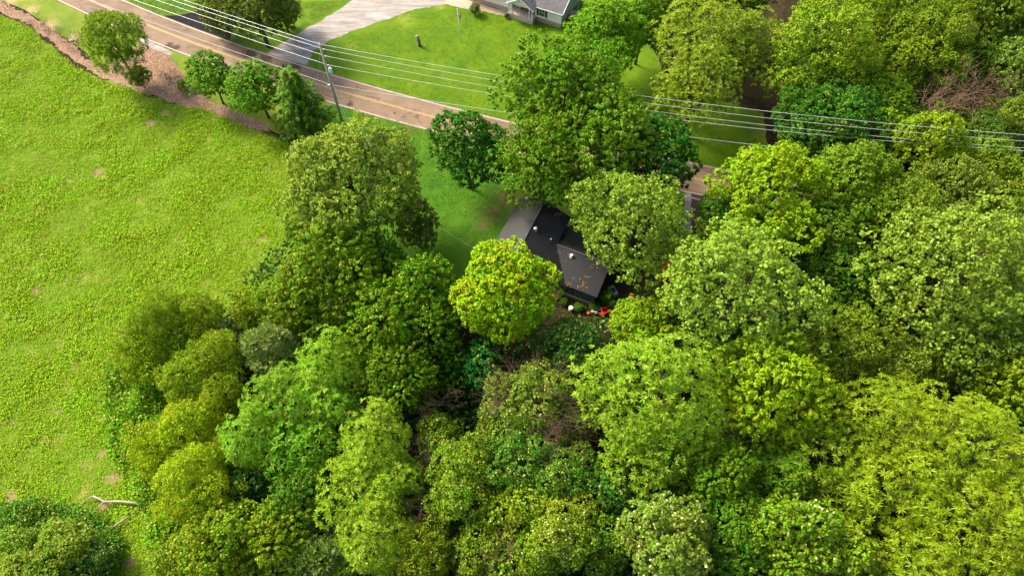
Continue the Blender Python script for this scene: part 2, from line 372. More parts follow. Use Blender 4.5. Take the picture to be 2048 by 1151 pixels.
def part_copy(name, me, mat, parent, color=None):
    o = bpy.data.objects.new(name, me); COL.objects.link(o); o.parent = parent
    if not me.materials: me.materials.append(mat)
    o.material_slots[0].link = 'OBJECT'; o.material_slots[0].material = mat
    if color: o.color = (*color, 1)
    return o
def tint(c, k):
    r, g, b = c[0]*1.8*k, c[1]*1.22*k, c[2]*0.42*k
    return (min(r, g*(0.78 if c[0] > 0.8*c[1] else 0.72)), g, b) if r < g*2 else (r, g, b)
FOREST = ('maple', 'elm', 'silver', 'comp', 'compfine', 'feather', 'flower', 'oak', 'vine')
TREES = []
NAMES = {'maple': 'broadleaf_tree', 'yellow': 'broadleaf_tree', 'silver': 'silver_leaved_tree', 'oak': 'oak_tree', 'elm': 'elm_tree', 'vine': 'vine_covered_tree',
         'feather': 'feathery_tree', 'comp': 'compound_leaved_tree', 'compfine': 'compound_leaved_tree', 'blue': 'blue_green_tree', 'flower': 'flowering_tree'}
GROUPS = {'maple': 'round-crowned green trees of the wood', 'yellow': 'yellow-green trees', 'silver': 'pale silver-leaved trees', 'oak': 'olive trees with small leaves',
          'elm': 'trees with spray-like twigs', 'vine': 'trees overgrown with vines', 'feather': 'feathery yellow-olive trees at the field edge',
          'comp': 'trees with star-shaped leaf rosettes', 'compfine': 'trees with fine compound leaves', 'blue': 'blue-green trees', 'flower': 'trees with cream flower specks'}
def tree(x, y, rp, kind, color, h, label, mat=None, twigs=0, asp=1.0, var=None, name=None, cat='tree', rz=None):
    zt = h
    if kind in FOREST and (y > 470 or x > 1385): rp = rp*1.14
    for _ in range(3):
        p = at(x, y, zt*0.62); R = rp/ppm(p)
        size = 'L' if R > 6.2 else ('M' if R > 3.9 else 'S')
        R0, Rz0, zc0 = SIZES[size]; s = R/R0
        sz = h/(zc0+Rz0); zc = zc0*sz; p = at(x, y, zc); R = rp/ppm(p); s = R/R0
        sz = 0.5*s+0.5*sz; zt = zc0*sz/0.62
    p = at(x, y, zc0*sz)
    i = len(TREES); v = var if var is not None else i % (3 if kind in ('maple', 'comp', 'vine', 'silver') else 2)
    cm, tm, *_ = lib(kind, size, v)
    e = empty(name or NAMES[kind], (p[0], p[1], 0), (i*2.1) % 6.28 if rz is None else rz)
    e.scale = (s*(0.97+0.06*(i % 2)), s*asp, sz)
    tag(e, label, cat, GROUPS[kind] if cat == 'tree' else None)
    jr = random.Random(i); k = jr.uniform(0.93, 1.07)
    part_copy('trunk', tm, M['bark'], e)
    part_copy('crown', cm, mat or M[kind if kind in M else {'compfine': 'comp', 'blue': 'needle'}[kind]], e, tint(color, k))
    if twigs:
        key = ('twigs', size, twigs)
        if key not in LIB: LIB[key] = twig_mesh('bare_twigs', R0*0.96, Rz0*0.95, zc0-Rz0*0.1, 5+twigs, 22, 0.05, 2)
        part_copy('bare_twigs', LIB[key], M['twig'], e)
    TREES.append(e); return e
# ------------------------------------------------------------------ ground sheets
def ragged(pts, step=0.6, amp=0.25, seed=1):
    r = random.Random(seed); out = []
    for i in range(len(pts)):
        a, b = np.array(pts[i][:2]), np.array(pts[(i+1) % len(pts)][:2]); L = np.linalg.norm(b-a); k = max(1, int(L/step))
        if L > 120: k = 1
        nrm = np.array([-(b-a)[1], (b-a)[0]])/max(L, 1e-6)
        for j in range(k):
            o = 0 if amp == 0 else r.gauss(0, amp*0.5)+amp*sin(j*0.9*step+i*2.0+seed)*0.6
            out.append(a+(b-a)*j/k+nrm*o)
    return out
def smooth_loop(P, n=4):                         # Catmull-Rom through a closed loop
    P = [np.array(p[:2], float) for p in P]; out = []
    for i in range(len(P)):
        p0, p1, p2, p3 = P[i-1], P[i], P[(i+1) % len(P)], P[(i+2) % len(P)]
        for j in range(n):
            t = j/n; out.append(0.5*((2*p1)+(-p0+p2)*t+(2*p0-5*p1+4*p2-p3)*t*t+(-p0+3*p1-3*p2+p3)*t**3))
    return out
def flat(name, pts, z, mat, parent=None):
    bm = bmesh.new(); vs = [bm.verts.new((p[0], p[1], z)) for p in pts]; f = bm.faces.new(vs)
    if f.normal.z < 0: f.normal_flip()
    bm.normal_update()
    if f.normal.z < 0: f.normal_flip()
    bmesh.ops.triangulate(bm, faces=[f], ngon_method='EAR_CLIP'); me = bpy.data.meshes.new(name); bm.to_mesh(me); bm.free()
    return link(name, me, mat, parent)
def px(lst): return [at(x, y)[:2] for x, y in lst]
def inside(P, poly):
    poly = np.array([p[:2] for p in poly]); x, y = P[:, 0], P[:, 1]; res = np.zeros(len(P), bool); j = len(poly)-1
    for i in range(len(poly)):
        xi, yi = poly[i]; xj, yj = poly[j]
        c = ((yi > y) != (yj > y)) & (x < (xj-xi)*(y-yi)/(yj-yi+1e-12)+xi); res ^= c; j = i
    return res

# materials of the ground
m, n, b = new_mat('forest_floor'); p = wpos(n); a1 = noise(n, p, 0.5, 5); a2 = noise(n, p, 6, 5, 0.7)
c = ramp(n, a1, [(0.35, (0.022, 0.018, 0.010)), (0.55, (0.035, 0.028, 0.014)), (0.7, (0.022, 0.034, 0.008))])
n.links.new(mix(n, a2, mix(n, 1.0, c, (0.5, 0.5, 0.5), 'MULTIPLY'), mix(n, 1.0, c, (1.7, 1.6, 1.5), 'MULTIPLY')), b.inputs['Base Color']); b.inputs['Roughness'].default_value = 0.95; b.inputs['Specular IOR Level'].default_value = 0.05
bump(n, b, a2, 0.8, 0.1); M['floor'] = m
SOIL_F = [(195, 345, 1.1), (72, 580, .9), (120, 690, .5), (150, 735, .5), (215, 800, .7), (212, 830, .5), (25, 995, 1.1), (55, 1002, .8), (205, 905, .7), (200, 1060, 1.1), (210, 1010, .8), (258, 1125, .8), (230, 955, 1.1),
          (330, 225, .9), (300, 245, 1.0), (205, 350, .7), (500, 325, .4), (120, 820, .6), (240, 700, .4), (295, 975, .7)]
m, n, b = new_mat('field_ground'); p = wpos(n); a1 = noise(n, p, 0.12, 4); a2 = noise(n, p, 2.5, 6, 0.7); a3 = noise(n, p, 9, 4, 0.7)
c = ramp(n, a2, [(0.3, (0.065, 0.13, 0.004)), (0.5, (0.105, 0.185, 0.006)), (0.68, (0.18, 0.23, 0.015))])
c = mix(n, ramp(n, a1, [(0.4, (0, 0, 0)), (0.65, (0.6, 0.6, 0.6))]), c, mix(n, a3, (0.10, 0.18, 0.008), (0.24, 0.30, 0.03)))
sp = ramp(n, noise(n, p, 0.35, 6, 0.72), [(0.55, (0, 0, 0)), (0.68, (0.8, 0.8, 0.8))])
c = mix(n, sp, c, (0.30, 0.24, 0.07))
c = mix(n, blobs(n, p, [(*at(x, y)[:2], r) for x, y, r in SOIL_F]), c, mix(n, a3, (0.17, 0.125, 0.045), (0.32, 0.235, 0.105)))
n.links.new(c, b.inputs['Base Color']); b.inputs['Roughness'].default_value = 0.9; b.inputs['Specular IOR Level'].default_value = 0.15; bump(n, b, a3, 0.9, 0.12); M['field'] = m

def lawn_mat(name, g0, g1, g2, soil, soilc=(0.20, 0.13, 0.05)):
    m, n, b = new_mat(name); p = wpos(n); a1 = noise(n, p, 0.22, 7, 0.68, 0.0); a2 = noise(n, p, 1.2, 5, 0.65); a3 = noise(n, p, 14, 4, 0.75)
    c = ramp(n, a1, [(0.34, g0), (0.5, g1), (0.68, g2)])
    c = mix(n, math_(n, 'MULTIPLY', a2, 0.7), c, mix(n, 1.0, c, (1.25, 1.12, 1.1), 'MULTIPLY'))
    c = mix(n, a3, mix(n, 1.0, c, (0.68, 0.70, 0.6), 'MULTIPLY'), mix(n, 1.0, c, (1.3, 1.28, 1.3), 'MULTIPLY'))
    if soil: c = mix(n, math_(n, 'MULTIPLY', blobs(n, p, [(*at(x, y)[:2], r) for x, y, r in soil], 0.9), 0.7), c, mix(n, a3, tuple(q*0.6 for q in soilc), soilc))
    n.links.new(c, b.inputs['Base Color']); b.inputs['Roughness'].default_value = 0.85; b.inputs['Specular IOR Level'].default_value = 0.15; bump(n, b, a3, 0.8, 0.06); return m
M['lawn'] = lawn_mat('mown_lawn', (0.056, 0.135, 0.001), (0.082, 0.163, 0.001), (0.11, 0.187, 0.002),
                     [(1070, 245, 1.6), (1105, 70, .9), (650, 118, 1.6), (810, 40, 2.5), (880, 14, 1.6), (1020, 41, 1.0), (700, 92, 1.6), (1530, 270, 3.0), (1500, 305, 2.2), (838, 93, 0.5), (1120, 225, 1.4)], (0.26, 0.30, 0.03))
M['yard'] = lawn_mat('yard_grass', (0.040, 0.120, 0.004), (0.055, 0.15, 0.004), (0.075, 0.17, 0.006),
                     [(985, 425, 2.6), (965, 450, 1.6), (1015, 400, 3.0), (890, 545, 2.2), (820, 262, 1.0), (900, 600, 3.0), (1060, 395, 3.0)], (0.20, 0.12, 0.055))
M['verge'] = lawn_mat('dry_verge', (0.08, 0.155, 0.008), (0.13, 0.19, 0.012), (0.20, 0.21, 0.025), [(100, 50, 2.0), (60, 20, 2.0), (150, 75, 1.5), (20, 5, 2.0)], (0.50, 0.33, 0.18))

m, n, b = new_mat('leaf_litter'); p = wpos(n); a2 = noise(n, p, 3.0, 6, 0.75); a3 = noise(n, p, 16, 4, 0.8)
v = N(n, 'ShaderNodeTexVoronoi'); v.inputs['Scale'].default_value = 7.0; n.links.new(p, v.inputs['Vector'])
c = ramp(n, a2, [(0.3, (0.13, 0.075, 0.04)), (0.5, (0.27, 0.165, 0.10)), (0.68, (0.44, 0.30, 0.18))])
c = mix(n, v.outputs['Color'], mix(n, 1.0, c, (0.55, 0.5, 0.5), 'MULTIPLY'), mix(n, 1.0, c, (1.5, 1.45, 1.4), 'MULTIPLY'))
n.links.new(c, b.inputs['Base Color']); b.inputs['Roughness'].default_value = 0.9; bump(n, b, a3, 1.0, 0.12); M['litter'] = m
m, n, b = new_mat('bare_track'); p = wpos(n); a2 = noise(n, p, 1.2, 6, 0.7)
n.links.new(ramp(n, a2, [(0.3, (0.020, 0.016, 0.008)), (0.7, (0.065, 0.042, 0.022))]), b.inputs['Base Color']); b.inputs['Roughness'].default_value = 0.95; b.inputs['Specular IOR Level'].default_value = 0.05; bump(n, b, a2, 0.8, 0.15); M['track'] = m

m, n, b = new_mat('worn_asphalt'); p = wpos(n); a1 = noise(n, p, 0.25, 4); a2 = noise(n, p, 30, 3, 0.7)
base = ramp(n, a1, [(0.3, (0.165, 0.115, 0.072)), (0.7, (0.245, 0.175, 0.112))])
mp = N(n, 'ShaderNodeMapping'); mp.inputs['Rotation'].default_value = (0, 0, 0.31); n.links.new(p, mp.inputs['Vector'])
mp2 = N(n, 'ShaderNodeMapping'); mp2.inputs['Scale'].default_value = (0.12, 1.2, 1); n.links.new(mp.outputs[0], mp2.inputs['Vector'])
streak = noise(n, mp2.outputs[0], 1.0, 4, 0.6); base = mix(n, ramp(n, streak, [(0.36, (0.75, 0.75, 0.75)), (0.46, (0, 0, 0))]), base, (0.13, 0.09, 0.066))
wrp = noise(n, p, 1.1, 4, 0.6); vm = N(n, 'ShaderNodeVectorMath', operation='MULTIPLY_ADD'); n.links.new(p, vm.inputs[0]); vm.inputs[1].default_value = (1, 1, 0); 
cb = N(n, 'ShaderNodeCombineXYZ'); n.links.new(wrp, cb.inputs[0]); n.links.new(streak, cb.inputs[1]); n.links.new(cb.outputs[0], vm.inputs[2])
v = N(n, 'ShaderNodeTexVoronoi', feature='DISTANCE_TO_EDGE'); v.inputs['Scale'].default_value = 0.42; n.links.new(vm.outputs[0], v.inputs['Vector'])
crk = ramp(n, v.outputs['Distance'], [(0.012, (1, 1, 1)), (0.045, (0, 0, 0))]); crk = math_(n, 'MULTIPLY', crk, ramp(n, noise(n, p, 0.3, 3), [(0.48, (0, 0, 0)), (0.6, (0.55, 0.55, 0.55))]))
base = mix(n, crk, base, (0.035, 0.026, 0.022))
base = mix(n, blobs(n, p, [(*at(x, y)[:2], r) for x, y, r in [(350, 96, 1.0), (338, 92, 0.9), (700, 208, 0.6), (790, 226, .3), (500, 108, 1.6), (530, 118, 1.5), (590, 134, 1.3)]], 0.4), base, (0.07, 0.046, 0.035))
n.links.new(mix(n, a2, mix(n, 1.0, base, (0.8, 0.8, 0.8), 'MULTIPLY'), mix(n, 1.0, base, (1.2, 1.2, 1.2), 'MULTIPLY')), b.inputs['Base Color']); b.inputs['Roughness'].default_value = 0.85; b.inputs['Specular IOR Level'].default_value = 0.15; bump(n, b, a2, 0.3, 0.01); M['asphalt'] = m
m, n, b = new_mat('fresh_asphalt'); p = wpos(n); a2 = noise(n, p, 1.5, 5, 0.7); n.links.new(ramp(n, a2, [(0.35, (0.006, 0.006, 0.008)), (0.75, (0.026, 0.025, 0.029))]), b.inputs['Base Color']); b.inputs['Specular IOR Level'].default_value = 0.08; b.inputs['Roughness'].default_value = 0.85; M['fresh'] = m
m, n, b = new_mat('red_asphalt'); p = wpos(n); a2 = noise(n, p, 2.5, 5, 0.7); n.links.new(ramp(n, a2, [(0.35, (0.040, 0.017, 0.019)), (0.75, (0.08, 0.036, 0.036))]), b.inputs['Base Color']); b.inputs['Roughness'].default_value = 0.8; M['redasphalt'] = m
m, n, b = new_mat('gravel'); p = wpos(n); a1 = noise(n, p, 0.35, 5, 0.65); a2 = noise(n, p, 14, 4, 0.8)
mpg = N(n, 'ShaderNodeMapping'); mpg.inputs['Rotation'].default_value = (0, 0, -0.95); mpg.inputs['Scale'].default_value = (0.15, 1.0, 1); n.links.new(p, mpg.inputs['Vector']); st = noise(n, mpg.outputs[0], 1.0, 5, 0.7)
c = ramp(n, st, [(0.32, (0.17, 0.14, 0.11)), (0.5, (0.30, 0.27, 0.235)), (0.65, (0.40, 0.385, 0.355))]); c = mix(n, ramp(n, a1, [(0.45, (0, 0, 0)), (0.7, (0.5, 0.5, 0.5))]), c, (0.24, 0.20, 0.16))
n.links.new(mix(n, a2, mix(n, 1.0, c, (0.66, 0.66, 0.66), 'MULTIPLY'), mix(n, 1.0, c, (1.25, 1.25, 1.25), 'MULTIPLY')), b.inputs['Base Color']); b.inputs['Roughness'].default_value = 0.95; bump(n, b, a2, 0.7, 0.04); M['gravel'] = m
M['white_line'] = simple('road_white', (0.46, 0.42, 0.37), 0.6, var=0.12, scale=2); M['yellow_line'] = simple('road_yellow', (0.40, 0.25, 0.08), 0.6, var=0.2, scale=2)

# road curves (north edge, centre, south edge as functions of x)
CU = [-6.84e-06, 9.41e-04, -3.278e-01, 79.10]; CL = [-7.19e-06, 7.92e-04, -3.258e-01, 73.14]
def road_y(xx, t): return np.polyval(CU, xx)*(1-t)+np.polyval(CL, xx)*t
XS = np.linspace(-150, 150, 161)
def road_strip(name, t0, o0, t1, o1, z, mat, x0=-150, x1=150, label=None):
    xs = XS[(XS >= x0) & (XS <= x1)]; V, Fc = [], []
    for i, xx in enumerate(xs): V += [(xx, road_y(xx, t0)+o0, z), (xx, road_y(xx, t1)+o1, z)]
    for i in range(len(xs)-1): Fc.append((2*i, 2*i+1, 2*i+3, 2*i+2))
    me = np_mesh(name, V, Fc); return tag(link(name, me, mat), kind='structure')
tag(flat('ground', [(-900, -700), (900, -700), (900, 1200), (-900, 1200)], -0.02, M['floor']), kind='structure')
lawn_xy = [(-150, road_y(-150, 0)+40), (-150, road_y(-150, 0))]+[(x_, road_y(x_, 0)) for x_ in range(-140, 47, 8)]+[tuple(at(1560, 310)[:2]), tuple(at(1545, 230)[:2]), tuple(at(1400, 190)[:2]), tuple(at(1330, 150)[:2]), tuple(at(1290, 60)[:2]), tuple(at(1300, -60)[:2]), tuple(at(1300, -200)[:2]), (-150, 190)]
tag(flat('lawn', ragged(lawn_xy, 1.2, 0.0), 0.004, M['lawn']), kind='structure')
FIELD_PX = [(-300, -120), (0, 32), (60, 55), (110, 100), (150, 135), (200, 160), (270, 178), (330, 205), (420, 222), (480, 248), (545, 272), (590, 292), (640, 340), (650, 420), (640, 480), (560, 550), (500, 600), (440, 640), (380, 660), (330, 700), (330, 850), (330, 1000), (340, 1300), (-200, 1300), (-500, 700)]
FIELD = px(FIELD_PX)
tag(flat('field', ragged(FIELD, 0.8, 0.35, 3), 0.006, M['field']), kind='structure')
tag(flat('verge', ragged(px([(-300, -170), (-40, -40), (0, 0), (50, 20), (100, 55), (165, 100), (230, 145), (300, 182), (420, 224), (480, 250), (560, 268), (663, 262), (663, 205)])+[(x_, road_y(x_, 1)) for x_ in range(-32, -100, -6)], 0.8, 0.0), 0.002, M['verge']), kind='structure')
tag(flat('leaf_litter', ragged(px([(-100, -38), (0, 3), (60, 30), (125, 72), (175, 120), (210, 140), (250, 110), (285, 84), (315, 90), (345, 112), (352, 135), (372, 165), (420, 200), (470, 222), (525, 246), (552, 268), (520, 262), (480, 248), (420, 226), (370, 212), (300, 190), (240, 176), (160, 130), (130, 105), (60, 50), (0, 25), (-100, -10)]), 0.5, 0.3, 5), 0.010, M['litter']), kind='structure')
yard_xy = px([(663, 205), (663, 262), (600, 300), (590, 420), (700, 520), (850, 560), (880, 625), (960, 600), (1000, 520), (1040, 480), (1080, 470), (1180, 440), (1380, 420), (1380, 388)])+[(x_, road_y(x_, 1)) for x_ in range(26, -30, -4)]
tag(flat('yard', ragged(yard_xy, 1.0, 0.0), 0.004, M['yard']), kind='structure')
tag(flat('dirt_track', ragged(px([(1570, 330), (1545, 315), (1530, 265), (1532, 200), (1533, 120), (1535, 60), (1540, 0), (1545, -60), (1575, -60), (1565, 60), (1562, 160), (1566, 250)]), 0.8, 0.3, 8), 0.008, M['track']), kind='structure')
tag(flat('yard_path', ragged(px([(1375, 470), (1392, 440), (1385, 425), (1450, 425), (1430, 480), (1400, 540), (1345, 575), (1290, 600), (1250, 640), (1190, 650), (1130, 640), (1100, 620), (1108, 600), (1180, 612), (1240, 596), (1330, 545)]), 0.7, 0.3, 9), 0.008, M['track']), kind='structure')
tag(flat('gravel_drive', ragged(px([(531, 107), (600, 66), (652, 36), (705, 0), (760, -40), (1000, -60), (1000, -10), (940, 4), (900, 7), (830, 19), (760, 43), (700, 63), (655, 84), (628, 102), (612, 130), (580, 122)]), 0.6, 0.18, 4), 0.010, M['gravel']), kind='structure')
tag(flat('driveway', ragged(px([(325, 32), (351, 31), (378, 26), (415, 17), (440, 3), (470, -18), (530, -22), (505, 15), (472, 40), (464, 60), (459, 88), (400, 68)]), 0.6, 0.05, 2), 0.010, M['fresh']), kind='structure')
road_strip('road', 0, 0.32, 1, -0.35, 0.014, M['asphalt'])
tag(flat('parking_apron', px([(1381, 385), (1440, 399), (1440, 470), (1383, 470)]), 0.018, M['redasphalt']), kind='structure')
tag(flat('gravel_shoulder', ragged(px([(1370, 382), (1382, 386), (1383, 470), (1366, 470)]), 0.5, 0.08, 6), 0.020, M['gravel']), kind='structure')
tag(flat('gravel_shoulder', ragged(px([(280, 72), (296, 82), (345, 104), (342, 112), (300, 95), (276, 80)]), 0.5, 0.1, 6), 0.012, M['gravel']), kind='structure')
road_strip('edge_line', 0, 0.08, 0, -0.08, 0.018, M['white_line']); road_strip('edge_line', 1, 0.08, 1, -0.08, 0.022, M['white_line'])
road_strip('centre_line', 0.5, 0.21, 0.5, 0.07, 0.018, M['yellow_line']); road_strip('centre_line', 0.5, -0.07, 0.5, -0.21, 0.018, M['yellow_line'])
a_, b_ = at(1382, 395), at(1440, 409)
tag(flat('edge_line', [(a_[0], a_[1]+.08), (b_[0], b_[1]+.08), (b_[0], b_[1]-.08), (a_[0], a_[1]-.08)], 0.024, M['white_line']), kind='structure')

# ------------------------------------------------------------------ ground cover, as stuff
def streak(P):
    a = 0.95; return np.column_stack([(P[:, 0]*cos(a)+P[:, 1]*sin(a))*0.16, (-P[:, 0]*sin(a)+P[:, 1]*cos(a))*1.0])+40
def tufts_mesh(name, P, sc, nl, mat, color, seed, L=0.30, W=0.2, spread=0.28, up=0.9, hgt=0.18, rough=0.55, label=None, cat=None):
    r = np.random.default_rng(seed); n = len(P)
    off = r.normal(0, 1, (n, nl, 3))*np.array([spread, spread, hgt*0.5])*sc[:, None, None]+np.array([0, 0, hgt])*sc[:, None, None]
    off[..., 2] = np.abs(off[..., 2])+0.02
    C = (P[:, None, :]+off).reshape(-1, 3)
    Ln = unit(np.array([0, 0, up])+r.normal(0, rough, (n, nl, 3))).reshape(-1, 3)
    s = np.repeat(sc, nl); V, Fc = leaf_quads(C, Ln, L*s, W*s, r)
    tr = np.clip(vnoise(P, 1.6, seed)*0.40+vnoise(streak(P), 1.3, seed+1)*0.35+vnoise(P, 7.5, seed+2)*0.25+r.normal(0, .12, n), 0, 1)
    me = np_mesh(name, V, Fc, attrs={'leaf_random': r.random(n*nl), 'tuft_random': np.repeat(tr, nl)})
    o = link(name, me, mat); o.color = (*color, 1); tag(o, label, cat, kind='stuff'); return o
def scatter(poly, n, seed):
    poly = np.array([p[:2] for p in poly]); lo, hi = poly.min(0), poly.max(0); lo = np.maximum(lo, [-105, 2]); hi = np.minimum(hi, [110, 122]); r = np.random.default_rng(seed)
    P = r.uniform(lo, hi, (n*3, 2)); P = P[inside(P, poly)]
    # keep what can be near the picture
    d = np.column_stack([P, np.zeros(len(P))])-[0, 0, H]; dep = d@_F; X = d@_R/dep*FP; Y = d@_U/dep*FP
    P = P[(np.abs(X) < 1180) & (np.abs(Y) < 720)]
    return np.column_stack([P, np.zeros(len(P))])
soil = np.array([[*at(x, y)[:2], r_] for x, y, r_ in SOIL_F])
P = scatter(FIELD, 118000, 11); r_ = np.random.default_rng(12)
dmin = np.min(np.linalg.norm(P[:, None, :2]-soil[None, :, :2], axis=2)/soil[None, :, 2]-vnoise(P, 0.6, 4)[:, None]*0.9, axis=1)
keep = (dmin > 0.35) & (vnoise(P, 2.8, 5)*0.25+vnoise(P, 0.7, 6)*0.85+r_.random(len(P))*0.45 > 0.60)
P = P[keep]; sc = (0.55+0.75*vnoise(P, 3.0, 8))*r_.uniform(0.7, 1.2, len(P)); print('field tufts', len(P))
hill = vnoise(P, 5.0, 21)
tufts_mesh('field_weeds', P, sc, 3, M['weed'], (0.315, 0.475, 0.003), 13, 0.20, 0.135, 0.25, up=0.9, hgt=0.16, label='knee-high bright green weeds covering the sloping field', cat='weeds')
# creeping vines between the field and the trees
VINES = px([(300, 640), (240, 700), (215, 800), (225, 900), (260, 960), (300, 1020), (330, 1151), (420, 1151), (420, 900), (470, 700), (420, 640)])
P = scatter(VINES, 3500, 15); h_ = 0.3+3.2*vnoise(P, 3.2, 31)**2+0.8*vnoise(P, 1.0, 32); P[:, 2] = h_*0.8
tufts_mesh('creeping_vines', P, np.full(len(P), 1.0), 7, M['weed'], (0.18, 0.34, 0.006), 16, 0.30, 0.26, 0.32, up=0.8, hgt=0.25, rough=0.6, label='thick green creeping vines at the foot of the trees beside the field', cat='vines')
P = scatter(px([(-30, 1035), (80, 1000), (200, 1030), (250, 1080), (235, 1180), (-60, 1200)]), 1500, 17); P[:, 2] = 0.3+1.2*vnoise(P, 2.5, 33)
tufts_mesh('bramble_thicket', P, np.full(len(P), 1.0), 7, M['vine'], (0.12, 0.24, 0.010), 18, 0.26, 0.22, 0.32, up=0.8, hgt=0.25, rough=0.6, label='low dark green thicket in the lower left corner of the field', cat='thicket')
# shrub layer below the trees
WOOD = px([(600, 480), (520, 560), (440, 650), (380, 800), (330, 1000), (330, 1300), (2300, 1300), (2300, 300), (2050, 320), (1500, 420), (1420, 440), (1400, 540), (1300, 620), (1200, 660), (1090, 660), (900, 620), (860, 560), (700, 540)])
P = scatter(WOOD, 8000, 19); P[:, 2] = 0.2+3.2*vnoise(P, 4.5, 35)**1.5
tufts_mesh('woodland_undergrowth', P, np.full(len(P), 1.5), 5, M['vine'], (0.05, 0.13, 0.014), 20, 0.34, 0.26, 0.42, up=0.7, hgt=0.35, rough=0.6, label='dark leafy undergrowth on the woodland floor between the trunks', cat='undergrowth')
WOOD2 = px([(1640, 350), (1590, 320), (1590, 100), (1590, -100), (2400, -100), (2400, 320)])
P = scatter(WOOD2, 2000, 22); P[:, 2] = 0.2+2.5*vnoise(P, 4.5, 36)**1.5
tufts_mesh('woodland_undergrowth', P, np.full(len(P), 1.3), 8, M['vine'], (0.05, 0.13, 0.014), 23, 0.34, 0.26, 0.42, up=0.7, hgt=0.35, rough=0.6, label='dark leafy undergrowth below the trees beyond the dirt track', cat='undergrowth')
P = scatter(px([(1250, -80), (1290, 60), (1330, 150), (1400, 165), (1500, 150), (1520, 0), (1520, -80)]), 700, 24)
tufts_mesh('woodland_undergrowth', P, np.full(len(P), 1.0), 7, M['vine'], (0.05, 0.12, 0.014), 25, 0.34, 0.26, 0.42, up=0.7, hgt=0.3, label='dark undergrowth below the trees between lawn and dirt track', cat='undergrowth')
YD = px([(1110, 612), (1240, 600), (1330, 545), (1395, 440), (1440, 430), (1400, 560), (1330, 600), (1240, 655), (1120, 655)])
P = scatter(YD, 900, 26)
tufts_mesh('yard_weeds', P, np.full(len(P), 0.8), 5, M['vine'], (0.06, 0.15, 0.012), 27, 0.24, 0.16, 0.3, up=0.8, hgt=0.15, label='sparse dark weeds on the bare earth around the dark-roofed house', cat='weeds')
# short blades on lawns (fine relief of the turf) and dry stalks on the litter strip
for nm, poly, cnt, colr, sd, lab in (('lawn_grass', px([(620, 130), (700, 75), (830, 30), (950, 12), (1125, 62), (1180, 60), (1260, 160), (1540, 330), (1459, 343), (1389, 327), (918, 219), (665, 152)]), 14000, (0.092, 0.185, 0.002), 41, 'short bright mown grass of the large front lawn'),
                                ('lawn_grass', px([(255, 0), (329, 33), (378, 24), (430, 5), (440, -20), (240, -40)]), 3000, (0.08, 0.19, 0.006), 43, 'mown grass beyond the black driveway mouth'),
                                ('lawn_grass', px([(470, 50), (462, 84), (534, 108), (600, 62), (700, 0), (560, 10)]), 3000, (0.11, 0.16, 0.012), 44, 'olive grass between black driveway and gravel drive'),
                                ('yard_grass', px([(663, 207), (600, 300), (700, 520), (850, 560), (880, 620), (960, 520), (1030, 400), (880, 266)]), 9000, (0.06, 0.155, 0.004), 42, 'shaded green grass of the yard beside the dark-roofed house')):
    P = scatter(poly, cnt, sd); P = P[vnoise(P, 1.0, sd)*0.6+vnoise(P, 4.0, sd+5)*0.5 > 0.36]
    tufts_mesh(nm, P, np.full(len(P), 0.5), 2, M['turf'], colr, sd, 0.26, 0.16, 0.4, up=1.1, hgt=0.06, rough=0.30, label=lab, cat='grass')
r_ = np.random.default_rng(51)
LIT = px([(0, 3), (60, 30), (125, 72), (175, 120), (250, 110), (300, 92), (345, 112), (372, 165), (470, 222), (545, 265), (420, 226), (300, 188), (160, 128), (60, 48), (0, 25)])
P = scatter(LIT, 5000, 52)
o = tufts_mesh('fallen_leaves', P, np.full(len(P), 0.7), 3, M['vine'], (0.36, 0.235, 0.16), 53, 0.22, 0.12, 0.3, up=0.9, hgt=0.04, rough=0.5, label='pinkish brown leaf litter and wood chips along the road bank', cat='leaf litter')
mlt = M['vine'].copy(); mlt.name = 'litter_flakes'
for nd in mlt.node_tree.nodes:
    if nd.type == 'MIX' and nd.inputs[0].is_linked and not nd.inputs[7].is_linked and nd.blend_type == 'MIX': nd.inputs[7].default_value = (0.52, 0.38, 0.27, 1)
o.data.materials[0] = mlt
# ------------------------------------------------------------------ shingle roof and siding materials
def shingle(name, base, dark, rough=0.42, spec=0.5, course=0.20):
    m, n, b = new_mat(name); uv = n.nodes.new('ShaderNodeUVMap')
    br = n.nodes.new('ShaderNodeTexBrick'); n.links.new(uv.outputs[0], br.inputs['Vector']); br.inputs['Scale'].default_value = 1.0
    br.inputs['Brick Width'].default_value = 0.40; br.inputs['Row Height'].default_value = course; br.inputs['Mortar Size'].default_value = 0.022; br.inputs['Mortar Smooth'].default_value = 0.2
    br.inputs['Color1'].default_value = (*base, 1); br.inputs['Color2'].default_value = (*[q*0.7 for q in base], 1); br.inputs['Mortar'].default_value = (*dark, 1)
    p = ocoord(n); nz = noise(n, p, 0.8, 6, 0.7); c = mix(n, nz, mix(n, 1.0, br.outputs['Color'], (0.7, 0.7, 0.7), 'MULTIPLY'), mix(n, 1.0, br.outputs['Color'], (1.35, 1.3, 1.25), 'MULTIPLY'))
    sp = ramp(n, noise(n, p, 5, 3, 0.8), [(0.70, (0, 0, 0)), (0.76, (0.5, 0.5, 0.5))]); c = mix(n, sp, c, (0.16, 0.10, 0.06))
    n.links.new(c, b.inputs['Base Color']); b.inputs['Specular IOR Level'].default_value = spec
    n.links.new(math_(n, 'MULTIPLY_ADD', br.outputs['Fac'], 0.5, rough), b.inputs['Roughness'])
    bump(n, b, math_(n, 'SUBTRACT', 1.0, br.outputs['Fac']), 0.6, 0.015); return m
M['shingle'] = shingle('black_shingles', (0.0145, 0.014, 0.0155), (0.002, 0.002, 0.002), 0.40, 0.6, 0.26)
M['shingle2'] = shingle('grey_shingles', (0.15, 0.145, 0.15), (0.07, 0.065, 0.07), 0.75, 0.3)
